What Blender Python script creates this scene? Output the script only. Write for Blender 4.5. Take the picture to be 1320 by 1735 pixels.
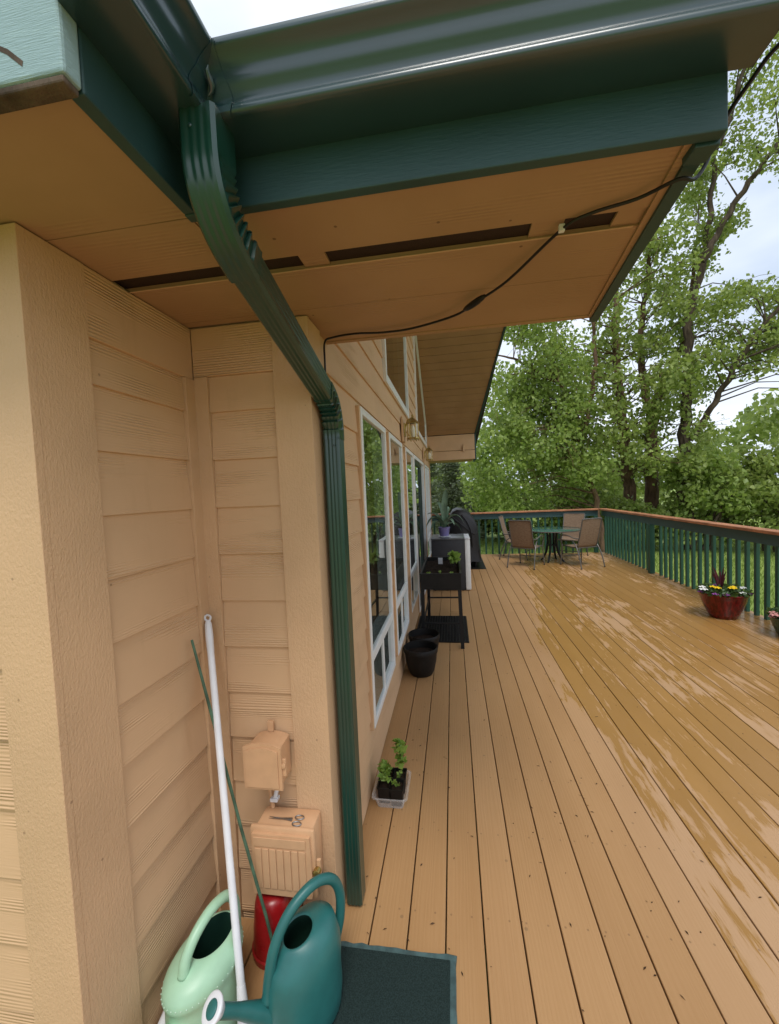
import bpy, bmesh, math, random
import numpy as np
from mathutils import Vector, Matrix

for o in list(bpy.data.objects): bpy.data.objects.remove(o)
S = bpy.context.scene
COL = S.collection
R = math.radians

# ------------------------------------------------------------------ camera
YAW, PITCH, ROLL, FPX, H = -0.15395407, -0.04967278, -0.04328851, 692.174, 1.71
_f = np.array([math.sin(YAW)*math.cos(PITCH), math.cos(YAW)*math.cos(PITCH), math.sin(PITCH)])
_r0 = np.array([math.cos(YAW), -math.sin(YAW), 0.0]); _u0 = np.cross(_r0, _f)
_r = math.cos(ROLL)*_r0 + math.sin(ROLL)*_u0
_u = -math.sin(ROLL)*_r0 + math.cos(ROLL)*_u0
cd = bpy.data.cameras.new('camera'); cam = bpy.data.objects.new('camera', cd); COL.objects.link(cam)
cd.sensor_fit = 'HORIZONTAL'; cd.sensor_width = 36; cd.lens = FPX/1320*36
cd.clip_start = 0.02; cd.clip_end = 2000
m = Matrix.Identity(4)
for i in range(3):
    m[i][0] = _r[i]; m[i][1] = _u[i]; m[i][2] = -_f[i]
m[2][3] = H
cam.matrix_world = m
S.camera = cam
S.render.resolution_x, S.render.resolution_y = 779, 1024

def at(px, py, axis, val):
    """photo pixel -> point on the plane axis = val"""
    d = _f*FPX + _r*(px-660) - _u*(py-867.5)
    t = (val - (0, 0, H)[axis])/d[axis]
    return Vector((d[0]*t, d[1]*t, H + d[2]*t))

# ------------------------------------------------------------------ world, sun, exposure
SUN_EL, SUN_AZ = R(60), R(168)       # azimuth clockwise from +Y
w = bpy.data.worlds.new('World'); S.world = w; w.use_nodes = True
nt = w.node_tree; nt.nodes.clear()
sky = nt.nodes.new('ShaderNodeTexSky'); sky.sky_type = 'NISHITA'; sky.sun_disc = False
sky.sun_elevation = SUN_EL; sky.sun_rotation = SUN_AZ; sky.dust_density = 3; sky.air_density = 1.2
tc = nt.nodes.new('ShaderNodeTexCoord')
nz = nt.nodes.new('ShaderNodeTexNoise'); nz.inputs['Scale'].default_value = 2.2; nz.inputs['Detail'].default_value = 5
mp = nt.nodes.new('ShaderNodeMapping'); mp.inputs['Scale'].default_value = (1, 1, 2.2)
rp = nt.nodes.new('ShaderNodeValToRGB')
rp.color_ramp.elements[0].position = .3; rp.color_ramp.elements[0].color = (4.9, 5.7, 7.0, 1)
rp.color_ramp.elements[1].position = .7; rp.color_ramp.elements[1].color = (8.8, 9.2, 9.8, 1)
mx = nt.nodes.new('ShaderNodeMix'); mx.data_type = 'RGBA'; mx.inputs[0].default_value = .88
bg = nt.nodes.new('ShaderNodeBackground'); bg.inputs[1].default_value = .115
ow = nt.nodes.new('ShaderNodeOutputWorld')
L = nt.links.new
L(tc.outputs['Generated'], mp.inputs[0]); L(mp.outputs[0], nz.inputs['Vector']); L(nz.outputs[0], rp.inputs[0])
L(sky.outputs[0], mx.inputs[6]); L(rp.outputs[0], mx.inputs[7]); L(mx.outputs[2], bg.inputs[0]); L(bg.outputs[0], ow.inputs[0])
sd = bpy.data.lights.new('sun', 'SUN'); sd.energy = 1.5; sd.angle = R(20); sd.color = (1, .96, .9)
sun = bpy.data.objects.new('sun', sd); COL.objects.link(sun)
sdir = Vector((math.sin(SUN_AZ)*math.cos(SUN_EL), math.cos(SUN_AZ)*math.cos(SUN_EL), math.sin(SUN_EL)))
sun.rotation_euler = sdir.to_track_quat('Z', 'Y').to_euler()
vs = S.view_settings
vs.view_transform = 'Standard'; vs.look = 'None'; vs.exposure = 0.35; vs.gamma = 1; vs.use_curve_mapping = False
S.render.engine = 'CYCLES'
S.cycles.max_bounces = 6; S.cycles.diffuse_bounces = 3; S.cycles.transparent_max_bounces = 12

# ------------------------------------------------------------------ helpers
class MB:
    def __init__(s): s.v = []; s.f = []
    def add(s, vs, fs):
        b = len(s.v); s.v += [tuple(p) for p in vs]; s.f += [tuple(i+b for i in f) for f in fs]; return s
    def box(s, x0, x1, y0, y1, z0, z1, c=0.0):
        if c <= 0:
            return s.add([(x, y, z) for z in (z0, z1) for y in (y0, y1) for x in (x0, x1)],
                         [(0,2,3,1),(4,5,7,6),(0,1,5,4),(2,6,7,3),(0,4,6,2),(1,3,7,5)])
        bm = bmesh.new(); bmesh.ops.create_cube(bm, size=1)
        for v in bm.verts: v.co = ((x0+x1)/2+v.co.x*(x1-x0), (y0+y1)/2+v.co.y*(y1-y0), (z0+z1)/2+v.co.z*(z1-z0))
        bmesh.ops.bevel(bm, geom=bm.edges[:], offset=c, segments=2, affect='EDGES', profile=.5)
        s.bm(bm); return s
    def bm(s, bm):
        bm.verts.ensure_lookup_table(); bm.verts.index_update()
        s.add([v.co[:] for v in bm.verts], [[v.index for v in f.verts] for f in bm.faces]); bm.free()
    def prism(s, pts, fn, a, b):
        """closed 2-D profile pts swept from a to b; fn(p, t) -> xyz"""
        n = len(pts)
        s.add([fn(p, a) for p in pts]+[fn(p, b) for p in pts],
              [(i, (i+1) % n, n+(i+1) % n, n+i) for i in range(n)]+[tuple(range(n))[::-1], tuple(range(n, 2*n))])
        return s
    def rings(s, rings, cap0=True, cap1=True):
        n = len(rings[0]); b = len(s.v)
        for r in rings: s.v += [tuple(p) for p in r]
        for k in range(len(rings)-1):
            for i in range(n):
                s.f.append((b+k*n+i, b+k*n+(i+1) % n, b+(k+1)*n+(i+1) % n, b+(k+1)*n+i))
        if cap0: s.f.append(tuple(b+i for i in range(n))[::-1])
        if cap1: s.f.append(tuple(b+(len(rings)-1)*n+i for i in range(n)))
        return s
    def tube(s, path, rad, seg=10, cap=True):
        path = [Vector(p) for p in path]
        if not hasattr(rad, '__len__'): rad = [rad]*len(path)
        up = None; rr = []
        for i, p in enumerate(path):
            t = (path[min(i+1, len(path)-1)]-path[max(i-1, 0)]).normalized()
            if up is None: up = t.orthogonal().normalized()
            up = (up-t*up.dot(t)).normalized(); sd_ = t.cross(up)
            rr.append([p+(up*math.cos(2*math.pi*k/seg)+sd_*math.sin(2*math.pi*k/seg))*rad[i] for k in range(seg)])
        return s.rings(rr, cap, cap)
    def lathe(s, prof, seg=24, c=(0, 0, 0), cap0=True, cap1=True):
        return s.rings([[(c[0]+r*math.cos(2*math.pi*k/seg), c[1]+r*math.sin(2*math.pi*k/seg), c[2]+z) for k in range(seg)] for r, z in prof], cap0, cap1)
    def build(s, name, mat, parent=None, smooth=False, M=None, fix=True):
        me = bpy.data.meshes.new(name); me.from_pydata(s.v, [], s.f)
        if fix:
            bm = bmesh.new(); bm.from_mesh(me); bmesh.ops.recalc_face_normals(bm, faces=bm.faces[:]); bm.to_mesh(me); bm.free()
        me.update()
        return link(name, me, mat, parent, smooth, M)

def link(name, me, mat, parent=None, smooth=False, M=None):
    if mat and not me.materials: me.materials.append(mat)
    if smooth:
        for p in me.polygons: p.use_smooth = True
        if smooth != 2:
            try: me.set_sharp_from_angle(angle=R(40))
            except Exception: pass
    o = bpy.data.objects.new(name, me); COL.objects.link(o)
    if M is not None: o.matrix_local = M
    if parent: o.parent = parent
    return o
def empty(name, loc=(0, 0, 0), rz=0):
    o = bpy.data.objects.new(name, None); COL.objects.link(o); o.location = loc; o.rotation_euler = (0, 0, rz); o.empty_display_size = .1
    return o
def tag(o, label, cat, group=None, kind=None):
    if label: o['label'] = label
    if cat: o['category'] = cat
    if group: o['group'] = group
    if kind: o['kind'] = kind
    return o
def struct(o): o['kind'] = 'structure'; return o
def copy_tree(o, parent=None):
    c = o.copy(); COL.objects.link(c)
    if parent: c.parent = parent
    for ch in o.children: copy_tree(ch, c)
    return c
def bez(p0, p1, p2, p3, n):
    return [tuple((1-t)**3*a+3*(1-t)**2*t*b+3*(1-t)*t*t*c+t**3*d for a, b, c, d in zip(p0, p1, p2, p3)) for t in [i/n for i in range(n+1)]]
def spline(pts, n=6):
    """Catmull-Rom through pts"""
    P = [Vector(p) for p in pts]; P = [2*P[0]-P[1]]+P+[2*P[-1]-P[-2]]; out = []
    for i in range(1, len(P)-2):
        for k in range(n):
            t = k/n
            out.append(.5*((2*P[i])+(P[i+1]-P[i-1])*t+(2*P[i-1]-5*P[i]+4*P[i+1]-P[i+2])*t*t+(3*P[i]-P[i-1]-3*P[i+1]+P[i+2])*t**3))
    return out+[P[-2]]

# ------------------------------------------------------------------ materials
class NT:
    def __init__(s, name):
        s.m = bpy.data.materials.new(name); s.m.use_nodes = True; s.t = s.m.node_tree; s.t.nodes.clear()
        s.out = s.t.nodes.new('ShaderNodeOutputMaterial')
    def n(s, typ, ins=None, **kw):
        x = s.t.nodes.new('ShaderNode'+typ)
        for k, v in kw.items(): setattr(x, k, v)
        for k, v in (ins or {}).items(): s.set(x.inputs[k], v)
        return x
    def set(s, sock, v):
        if isinstance(v, bpy.types.NodeSocket): s.t.links.new(v, sock)
        else:
            if hasattr(sock.default_value, '__len__') and len(sock.default_value) == 4 and len(v) == 3: v = (*v, 1)
            sock.default_value = v
    def math(s, op, a, b=0.0, c=None, clamp=False):
        x = s.n('Math', {0: a, 1: b}, operation=op, use_clamp=clamp)
        if c is not None: s.set(x.inputs[2], c)
        return x.outputs[0]
    def mix(s, f, a, b, typ='MIX'):
        x = s.n('Mix', data_type='RGBA', blend_type=typ); s.set(x.inputs[0], f); s.set(x.inputs[6], a); s.set(x.inputs[7], b); return x.outputs[2]
    def noise(s, vec, scale, detail=3, rough=.55, dist=0.0):
        return s.n('TexNoise', {'Vector': vec, 'Scale': scale, 'Detail': detail, 'Roughness': rough, 'Distortion': dist}).outputs[0]
    def ramp(s, fac, p0, p1, c0=(0, 0, 0), c1=(1, 1, 1)):
        x = s.n('MapRange', {0: fac, 1: p0, 2: p1}, interpolation_type='SMOOTHSTEP').outputs[0]
        if c0 == (0, 0, 0) and c1 == (1, 1, 1): return x
        return s.mix(x, c0, c1)
    def pos(s): return s.n('NewGeometry').outputs['Position']
    def rnd(s): return s.n('ObjectInfo').outputs['Random']
    def vmap(s, vec, scale=(1, 1, 1), loc=(0, 0, 0)): return s.n('Mapping', {0: vec, 1: loc, 3: scale}).outputs[0]
    def voff(s, vec, r, k=(7.3, 3.1, 5.7)):
        c = s.n('CombineXYZ', {0: s.math('MULTIPLY', r, k[0]), 1: s.math('MULTIPLY', r, k[1]), 2: s.math('MULTIPLY', r, k[2])}).outputs[0]
        return s.n('VectorMath', {0: vec, 1: c}, operation='ADD').outputs[0]
    def bump(s, h, dist=.002, strength=1.0, nrm=None):
        x = s.n('Bump', {'Height': h, 'Distance': dist, 'Strength': strength})
        if nrm is not None: s.set(x.inputs['Normal'], nrm)
        return x.outputs[0]
    def bsdf(s, color, rough=.5, spec=.5, metal=0.0, normal=None, coat=0.0, trans=None, **kw):
        b = s.n('BsdfPrincipled', {'Base Color': color, 'Roughness': rough, 'Specular IOR Level': spec, 'Metallic': metal, 'Coat Weight': coat})
        if normal is not None: s.set(b.inputs['Normal'], normal)
        s.t.links.new(b.outputs[0], s.out.inputs[0]); return b

def plain(name, col, rough=.5, spec=.5, metal=0.0, var=.12, scale=14.0, bump=0.0, bscale=120.0, coat=0.0):
    t = NT(name); p = t.n('TexCoord').outputs['Object']
    n1 = t.noise(p, scale, 4); c = t.mix(t.ramp(n1, .3, .7), tuple(x*(1-var) for x in col), tuple(min(1, x*(1+var)) for x in col))
    rr = t.math('ADD', t.math('MULTIPLY', t.noise(p, scale*2.3, 3), .16), rough-.08)
    nrm = t.bump(t.noise(p, bscale, 3), .002, bump) if bump else None
    t.bsdf(c, rr, spec, metal, nrm, coat); return t.m

TAN = (.63, .41, .238)
def siding_mat(name, axis):
    """embossed cedar-grain fibre-cement board, painted; grain runs along axis"""
    t = NT(name); r = t.rnd(); p = t.voff(t.pos(), r, (3.7, 5.1, .9) if axis == 'y' else (5.1, 3.7, .9))
    sc = (1, .07, 1) if axis == 'y' else (.07, 1, 1)
    q = t.vmap(p, sc)
    wv = t.n('TexWave', {'Vector': q, 'Scale': 34, 'Distortion': 9, 'Detail': 2.5, 'Detail Scale': .42, 'Detail Roughness': .6}, bands_direction='Z').outputs[1]
    q2 = t.vmap(p, (1, .9, 7) if axis == 'y' else (.9, 1, 7))
    mask = t.ramp(t.noise(q2, 1.6, 2), .44, .66)
    fine = t.noise(t.vmap(p, (1, .03, 1) if axis == 'y' else (.03, 1, 1)), 420, 2)
    h = t.math('ADD', t.math('MULTIPLY', wv, mask), t.math('MULTIPLY', fine, .18))
    nrm = t.bump(h, .0026, .85)
    v = t.noise(t.pos(), 1.3, 5); v2 = t.noise(t.vmap(t.pos(), (6, 6, 1)), 3.0, 5)
    c = t.mix(t.ramp(v, .3, .75), tuple(x*.93 for x in TAN), tuple(x*1.05 for x in TAN))
    c = t.mix(t.math('MULTIPLY', t.ramp(v2, .58, .8), .22), c, (.42, .25, .13))
    c = t.mix(t.math('MULTIPLY', t.math('SUBTRACT', r, .5), .18), c, (.66, .43, .25))
    spk = t.ramp(t.n('TexVoronoi', {'Vector': t.pos(), 'Scale': 7.0}).outputs[0], .035, .02)
    c = t.mix(t.math('MULTIPLY', spk, .55), c, (.16, .09, .05))
    t.bsdf(c, t.math('ADD', .5, t.math('MULTIPLY', v2, .2)), .35, 0, nrm); return t.m
def trim_mat(name):
    """rough-sawn vertical trim board, same paint"""
    t = NT(name); p = t.pos()
    g = t.noise(t.vmap(p, (1, 1, .6)), 150, 4, .65); g2 = t.noise(t.vmap(p, (1, 1, .06)), 190, 3)
    nrm = t.bump(t.math('ADD', g, t.math('MULTIPLY', g2, .3)), .0034, .9)
    v = t.noise(p, 2.1, 5); st = t.noise(t.vmap(p, (9, 9, .7)), 2.2, 4)
    c = t.mix(t.ramp(v, .3, .75), tuple(x*.92 for x in TAN), tuple(x*1.06 for x in TAN))
    c = t.mix(t.math('MULTIPLY', t.ramp(st, .66, .82), .35), c, (.40, .22, .08))
    spk = t.ramp(t.n('TexVoronoi', {'Vector': p, 'Scale': 11.0}).outputs[0], .05, .03)
    c = t.mix(t.math('MULTIPLY', spk, .5), c, (.17, .09, .05))
    t.bsdf(c, .55, .35, 0, nrm); return t.m
def soffit_mat(name):
    t = NT(name); p = t.pos()
    wv = t.n('TexWave', {'Vector': t.vmap(p, (.06, 1, 1)), 'Scale': 22, 'Distortion': 10, 'Detail': 2, 'Detail Scale': .4}, bands_direction='Y').outputs[1]
    mask = t.ramp(t.noise(t.vmap(p, (1, 4, 1)), 2.2, 2), .48, .68)
    nrm = t.bump(t.math('MULTIPLY', wv, mask), .0016, .7)
    v = t.noise(p, 2.5, 5)
    c = t.mix(t.ramp(v, .3, .75), (.37, .228, .122), (.42, .262, .146))
    spk = t.ramp(t.n('TexVoronoi', {'Vector': p, 'Scale': 9.0}).outputs[0], .05, .035)
    c = t.mix(t.math('MULTIPLY', spk, .7), c, (.1, .05, .03))
    t.bsdf(c, .6, .3, 0, nrm); return t.m
PW_ = .1457
def deck_mat(name):
    t = NT(name); r = t.rnd(); P0 = t.pos(); sx = t.n('SeparateXYZ', {0: P0}); X, Y = sx.outputs[0], sx.outputs[1]
    p = t.voff(P0, r, (3.3, 9.1, 0))
    g = t.n('TexWave', {'Vector': t.vmap(p, (1, .045, 1)), 'Scale': 19, 'Distortion': 16, 'Detail': 3, 'Detail Scale': .5, 'Detail Roughness': .7}, bands_direction='X').outputs[1]
    f1 = t.noise(t.vmap(p, (1, .02, 1)), 260, 3)
    h = t.math('ADD', t.math('MULTIPLY', g, .35), t.math('MULTIPLY', f1, .8))
    v = t.noise(t.vmap(p, (1, .25, 1)), 2.2, 5); v3 = t.noise(P0, .55, 3)
    dry = t.mix(t.ramp(v, .25, .75), (.375, .205, .082), (.45, .258, .113))
    dry = t.mix(t.math('MULTIPLY', t.math('SUBTRACT', r, .5), .5), dry, (.51, .30, .145))
    dry = t.mix(t.math('MULTIPLY', t.ramp(g, .3, .8), .10), dry, (.34, .17, .06))
    dry = t.mix(t.math('MULTIPLY', t.ramp(v3, .5, .7), .18), dry, (.38, .21, .10))
    # rain film: away from the eaves, broken into drying islands along each board
    Xq = t.math('SUBTRACT', t.math('MULTIPLY', t.math('ADD', t.math('FLOOR', t.math('DIVIDE', t.math('ADD', X, .375), PW_)), .5), PW_), .375)
    edge = t.math('SUBTRACT', Xq, t.math('ADD', .76, t.math('MULTIPLY', t.math('MAXIMUM', t.math('SUBTRACT', Y, 4.0), 0), .125)))
    reg = t.n('MapRange', {0: edge, 1: -.30, 2: .25, 3: -.34, 4: .062}).outputs[0]
    fade = t.n('MapRange', {0: Y, 1: 1.2, 2: 2.8, 3: -.12, 4: 0.0}).outputs[0]
    w1 = t.math('ADD', t.math('MULTIPLY', t.noise(t.vmap(p, (1, .15, 1)), 9, 6, .68, .5), .62), t.math('MULTIPLY', t.noise(t.vmap(p, (1, .10, 1)), 27, 5, .6, .3), .38)); w2 = t.noise(t.vmap(P0, (1, .5, 1)), 1.3, 3)
    wet = t.math('ADD', t.math('ADD', w1, t.math('MULTIPLY', t.math('SUBTRACT', w2, .5), .55)), t.math('ADD', reg, fade))
    wet = t.ramp(wet, .47, .515)
    wcol = t.mix(t.ramp(v, .3, .7), (.345, .180, .050), (.405, .216, .066))
    dcol = t.mix(t.ramp(t.math('ADD', edge, 0), -.02, .25), dry, t.mix(.6, dry, (.53, .335, .19)))
    c = t.mix(wet, dcol, wcol)
    # nail rows over the joists
    ub = t.math('ABSOLUTE', t.math('SUBTRACT', t.math('FRACT', t.math('DIVIDE', t.math('ADD', X, 10.0032), .1457)), .5))
    dx = t.math('MULTIPLY', t.math('SUBTRACT', ub, .28), .1457)
    dy = t.math('MULTIPLY', t.math('SUBTRACT', t.math('FRACT', t.math('DIVIDE', t.math('ADD', Y, 10), .406)), .5), .406)
    nd = t.math('SQRT', t.math('ADD', t.math('MULTIPLY', dx, dx), t.math('MULTIPLY', dy, dy)))
    c = t.mix(t.math('MULTIPLY', t.ramp(nd, .0055, .003), .5), c, (.15, .08, .04))
    spk = t.ramp(t.n('TexVoronoi', {'Vector': P0, 'Scale': 6.0}).outputs[0], .055, .03)
    c = t.mix(t.math('MULTIPLY', spk, .45), c, (.14, .09, .05))
    nrm = t.bump(t.math('MULTIPLY', h, t.math('SUBTRACT', 1, t.math('MULTIPLY', wet, .6))), .0016, .55)
    ro = t.math('SUBTRACT', .58, t.math('MULTIPLY', wet, .33))
    t.bsdf(c, ro, .45, 0, nrm); return t.m
def green_mat(name, col, rough=.45, grain=(1, 1, 1), bump=.3, wear=0.0, coat=0.0, cior=1.5):
    t = NT(name); p = t.pos()
    g = t.noise(t.vmap(p, grain), 90, 4); v = t.noise(p, 3, 5)
    c = t.mix(t.ramp(v, .3, .7), tuple(x*.88 for x in col), tuple(x*1.12 for x in col))
    if wear:
        c = t.mix(t.math('MULTIPLY', t.ramp(t.noise(t.vmap(p, grain), 45, 5, .7), .56, .7), wear), c, (.42, .58, .58))
        c = t.mix(t.math('MULTIPLY', t.ramp(t.noise(p, 60, 3), .68, .74), .8), c, (.03, .025, .02))
    b = t.bsdf(c, rough, .5, 0, t.bump(g, .0015, bump), coat)
    if coat: b.inputs['Coat IOR'].default_value = cior; b.inputs['Coat Roughness'].default_value = .2
    return t.m
def leaf_mat(name, c0, c1, trans=.5, rough=.38):
    t = NT(name); isl = t.n('NewGeometry').outputs['Random Per Island']
    v = t.noise(t.pos(), .55, 3)
    c = t.mix(isl, c0, c1); c = t.mix(t.math('MULTIPLY', t.ramp(v, .35, .7), .35), c, tuple(x*.75 for x in c0))
    b = t.n('BsdfPrincipled', {'Base Color': c, 'Roughness': rough, 'Specular IOR Level': .4})
    tr = t.n('BsdfTranslucent', {'Color': t.mix(.35, c, (.42, .52, .07))})
    mxs = t.n('MixShader', {0: trans, 1: b.outputs[0], 2: tr.outputs[0]})
    t.t.links.new(mxs.outputs[0], t.out.inputs[0]); return t.m
def glass_mat(name, tint=(.78, .82, .80), boost=1.7):
    t = NT(name); g = t.n('NewGeometry'); fr = t.n('Fresnel', {0: 1.5}).outputs[0]
    fac = t.math('MULTIPLY', t.math('MULTIPLY', fr, boost, clamp=True), t.math('SUBTRACT', 1, g.outputs['Backfacing']))
    bp = t.bump(t.noise(g.outputs['Position'], 1.6, 2), .004, .25)
    gl = t.n('BsdfGlossy', {'Color': (.93, .96, .95, 1), 'Roughness': .005, 'Normal': bp}); tr = t.n('BsdfTransparent', {0: (*tint, 1)})
    mxs = t.n('MixShader', {0: fac, 1: tr.outputs[0], 2: gl.outputs[0]}); t.t.links.new(mxs.outputs[0], t.out.inputs[0]); return t.m
def lawn_mat(name):
    t = NT(name); p = t.pos(); a = t.noise(p, .35, 4); b = t.noise(p, 9, 5, .7); s_ = t.noise(t.vmap(p, (1, .15, 1)), 1.1, 2)
    c = t.mix(t.ramp(a, .3, .7), (.18, .265, .055), (.26, .34, .08)); c = t.mix(t.math('MULTIPLY', t.ramp(b, .35, .65), .5), c, (.27, .33, .09))
    c = t.mix(t.math('MULTIPLY', t.ramp(s_, .45, .6), .25), c, (.28, .34, .11))
    t.bsdf(c, .8, .2, 0, t.bump(b, .03, .7)); return t.m
def bark_mat(name, c0, c1):
    t = NT(name); p = t.pos(); b = t.noise(t.vmap(p, (1, 1, .25)), 9, 5, .65); c = t.mix(t.ramp(b, .3, .7), c0, c1)
    t.bsdf(c, .9, .2, 0, t.bump(b, .03, .9)); return t.m
def mesh_mat(name):
    t = NT(name); p = t.pos()
    a = t.n('TexChecker', {'Vector': p, 'Scale': 700.0}).outputs[1]
    t.bsdf(t.mix(a, (.012, .007, .005), (.05, .026, .018)), .7, .3); return t.m
def sling_mat(name):
    t = NT(name); p = t.n('TexCoord').outputs['Object']
    a = t.noise(t.vmap(p, (4, 4, 60)), 5, 3); b = t.noise(t.vmap(p, (60, 60, 3)), 5, 3)
    c = t.mix(t.ramp(a, .35, .65), (.27, .175, .11), (.43, .31, .21)); c = t.mix(t.math('MULTIPLY', t.ramp(b, .4, .6), .4), c, (.15, .09, .05))
    bs = t.n('BsdfPrincipled', {'Base Color': c, 'Roughness': .8}); tr = t.n('BsdfTranslucent', {0: c})
    mxs = t.n('MixShader', {0: .3, 1: bs.outputs[0], 2: tr.outputs[0]}); t.t.links.new(mxs.outputs[0], t.out.inputs[0]); return t.m

def glaze_mat(name):
    t = NT(name); p = t.n('TexCoord').outputs['Object']
    a = t.noise(t.vmap(p, (14, 14, .8)), 3.0, 4)
    c = t.mix(t.ramp(a, .35, .7), (.07, .002, .003), (.20, .008, .009))
    t.bsdf(c, .22, .5, 0, t.bump(a, .004, .35)); return t.m
def tray_mat(name):
    t = NT(name); g = t.n('NewGeometry'); fr = t.n('LayerWeight', {0: .35}).outputs[1]
    d = t.n('BsdfPrincipled', {'Base Color': (.8, .8, .8, 1), 'Roughness': .25}); tr = t.n('BsdfTransparent', {0: (.95, .95, .95, 1)})
    mxs = t.n('MixShader', {0: t.math('ADD', t.math('MULTIPLY', fr, .4), .16), 1: tr.outputs[0], 2: d.outputs[0]}); t.t.links.new(mxs.outputs[0], t.out.inputs[0]); return t.m
MAT = dict(
    side_y=siding_mat('siding_grain_y', 'y'), side_x=siding_mat('siding_grain_x', 'x'), trim=trim_mat('trim_paint'), soffit=soffit_mat('soffit_paint'),
    deck=deck_mat('deck_paint'),
    fascia=green_mat('fascia_green', (.020, .062, .062), .5, (.3, .3, 2), .5), fascia_w=green_mat('weathered_green_end', (.30, .44, .46), .7, (.35, 1, 5), 1.0, .6),
    metal=green_mat('green_gutter_metal', (.015, .048, .053), .3, (1, 1, 1), .02, 0, .75, 1.6), spout=green_mat('green_downspout_metal', (.008, .047, .034), .3, (1, 1, 1), .02, 0, .5, 1.5),
    rail=green_mat('rail_green', (.016, .078, .050), .45, (1, 1, .2), .3), beam=green_mat('rail_beam_green', (.034, .086, .088), .5, (1, .2, 2), .3),
    cap=plain('cedar_cap', (.40, .165, .075), .5, .45, var=.25, scale=6, bump=.3),
    white=plain('white_vinyl', (.78, .79, .78), .35, .5, var=.03), wplast=plain('white_plastic', (.72, .73, .76), .4, .5, var=.04),
    glass=glass_mat('window_glass'), dgreen=plain('dark_green_door', (.012, .03, .032), .35, .5),
    interior=plain('room_paint', (.28, .26, .23), .8, .2), floor_in=plain('room_floor', (.14, .09, .055), .5, .4),
    vent=mesh_mat('vent_screen'), black=plain('black_metal', (.008, .008, .009), .45, .35, bump=.1), blackp=plain('black_plastic', (.009, .008, .0075), .5, .3, var=.25, bump=.1),
    cable=plain('black_cable', (.008, .008, .009), .4, .4), soil=plain('potting_soil', (.022, .014, .010), .95, .1, var=.6, scale=40, bump=1.0, bscale=90),
    tanbox=plain('painted_box', (.60, .36, .20), .42, .45, var=.05), brass=plain('brass', (.50, .36, .12), .32, .5, .9, var=.2), lglass=glass_mat('lantern_glass', (.95, .95, .92), 1.0),
    frost=plain('lantern_bulb_frost', (.85, .83, .76), .35, .5), steel=plain('steel', (.32, .31, .30), .3, .5, .9), 
    mint_l=plain('pale_mint_plastic', (.55, .72, .58), .4, .5), mint=plain('mint_plastic', (.36, .58, .40), .38, .5, var=.05), teal=plain('teal_plastic', (.020, .128, .122), .4, .5, var=.08, bump=.03),
    dark_in=plain('dark_can_inside', (.012, .045, .03), .7, .2), redp=plain('red_plastic', (.30, .008, .010), .3, .5),
    stake=plain('green_stake', (.06, .12, .075), .5, .4, var=.4), matg=plain('mat_pile', (.020, .034, .032), .95, .1, var=.35, scale=260, bump=1.0, bscale=420), mate=plain('mat_rubber_edge', (.055, .10, .10), .6, .4, var=.3, scale=30),
    clear=tray_mat('clear_tray_plastic'), agave=plain('agave_leaf', (.16, .25, .16), .5, .4, var=.25), lav=plain('lavender_pot', (.20, .17, .36), .35, .5),
    grey=plain('grey_cabinet', (.026, .026, .031), .55, .5, var=.15), greyt=plain('grey_cabinet_top', (.09, .095, .10), .3, .5),
    cover=plain('black_cover_cloth', (.012, .011, .013), .5, .5, var=.2, bump=.2, bscale=40), sling=sling_mat('sling_fabric'), frame=plain('chair_frame', (.13, .12, .11), .4, .5, .3),
    tglass=plain('green_table_glass', (.045, .15, .13), .06, .6, var=.05, coat=.5), redg=glaze_mat('red_glaze'), greeng=plain('green_glaze', (.008, .05, .035), .2, .6),
    lawn=lawn_mat('lawn'), bark=bark_mat('bark_brown', (.075, .045, .030), (.21, .125, .080)), barkg=bark_mat('bark_grey', (.09, .08, .065), (.22, .20, .17)), barkd=bark_mat('bark_dark', (.05, .036, .027), (.13, .095, .07)),
    leafA=leaf_mat('leaf_mid', (.195, .275, .062), (.43, .505, .155)), leafB=leaf_mat('leaf_bright', (.21, .315, .065), (.44, .53, .165)), leafC=leaf_mat('leaf_deep', (.165, .24, .055), (.35, .43, .13)),
    conif=leaf_mat('needle_grey_green', (.085, .115, .065), (.18, .21, .13), .2), pl=leaf_mat('plant_leaf', (.17, .30, .05), (.36, .52, .12), .35), pl2=leaf_mat('flower_foliage', (.03, .08, .02), (.10, .17, .05), .3),
    cordy=plain('cordyline', (.09, .018, .030), .45, .4, var=.3), yel=plain('yellow_petal', (.80, .56, .012), .6, .3), wht=plain('white_petal', (.80, .80, .76), .6, .3), pur=plain('purple_petal', (.26, .06, .28), .6, .3), pink=plain('pink_petal', (.65, .30, .28), .6, .3),
    shingle=plain('roof_shingle', (.05, .048, .045), .9, .2, var=.4, scale=25, bump=1.0), debris=plain('debris', (.06, .035, .02), .9, .1, var=.5),
)

# ================================================================== GROUND + DECK
mb = MB(); mb.box(-300, 300, -300, 500, -1.4, -.9)
lawn = struct(mb.build('lawn', MAT['lawn']))

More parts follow.
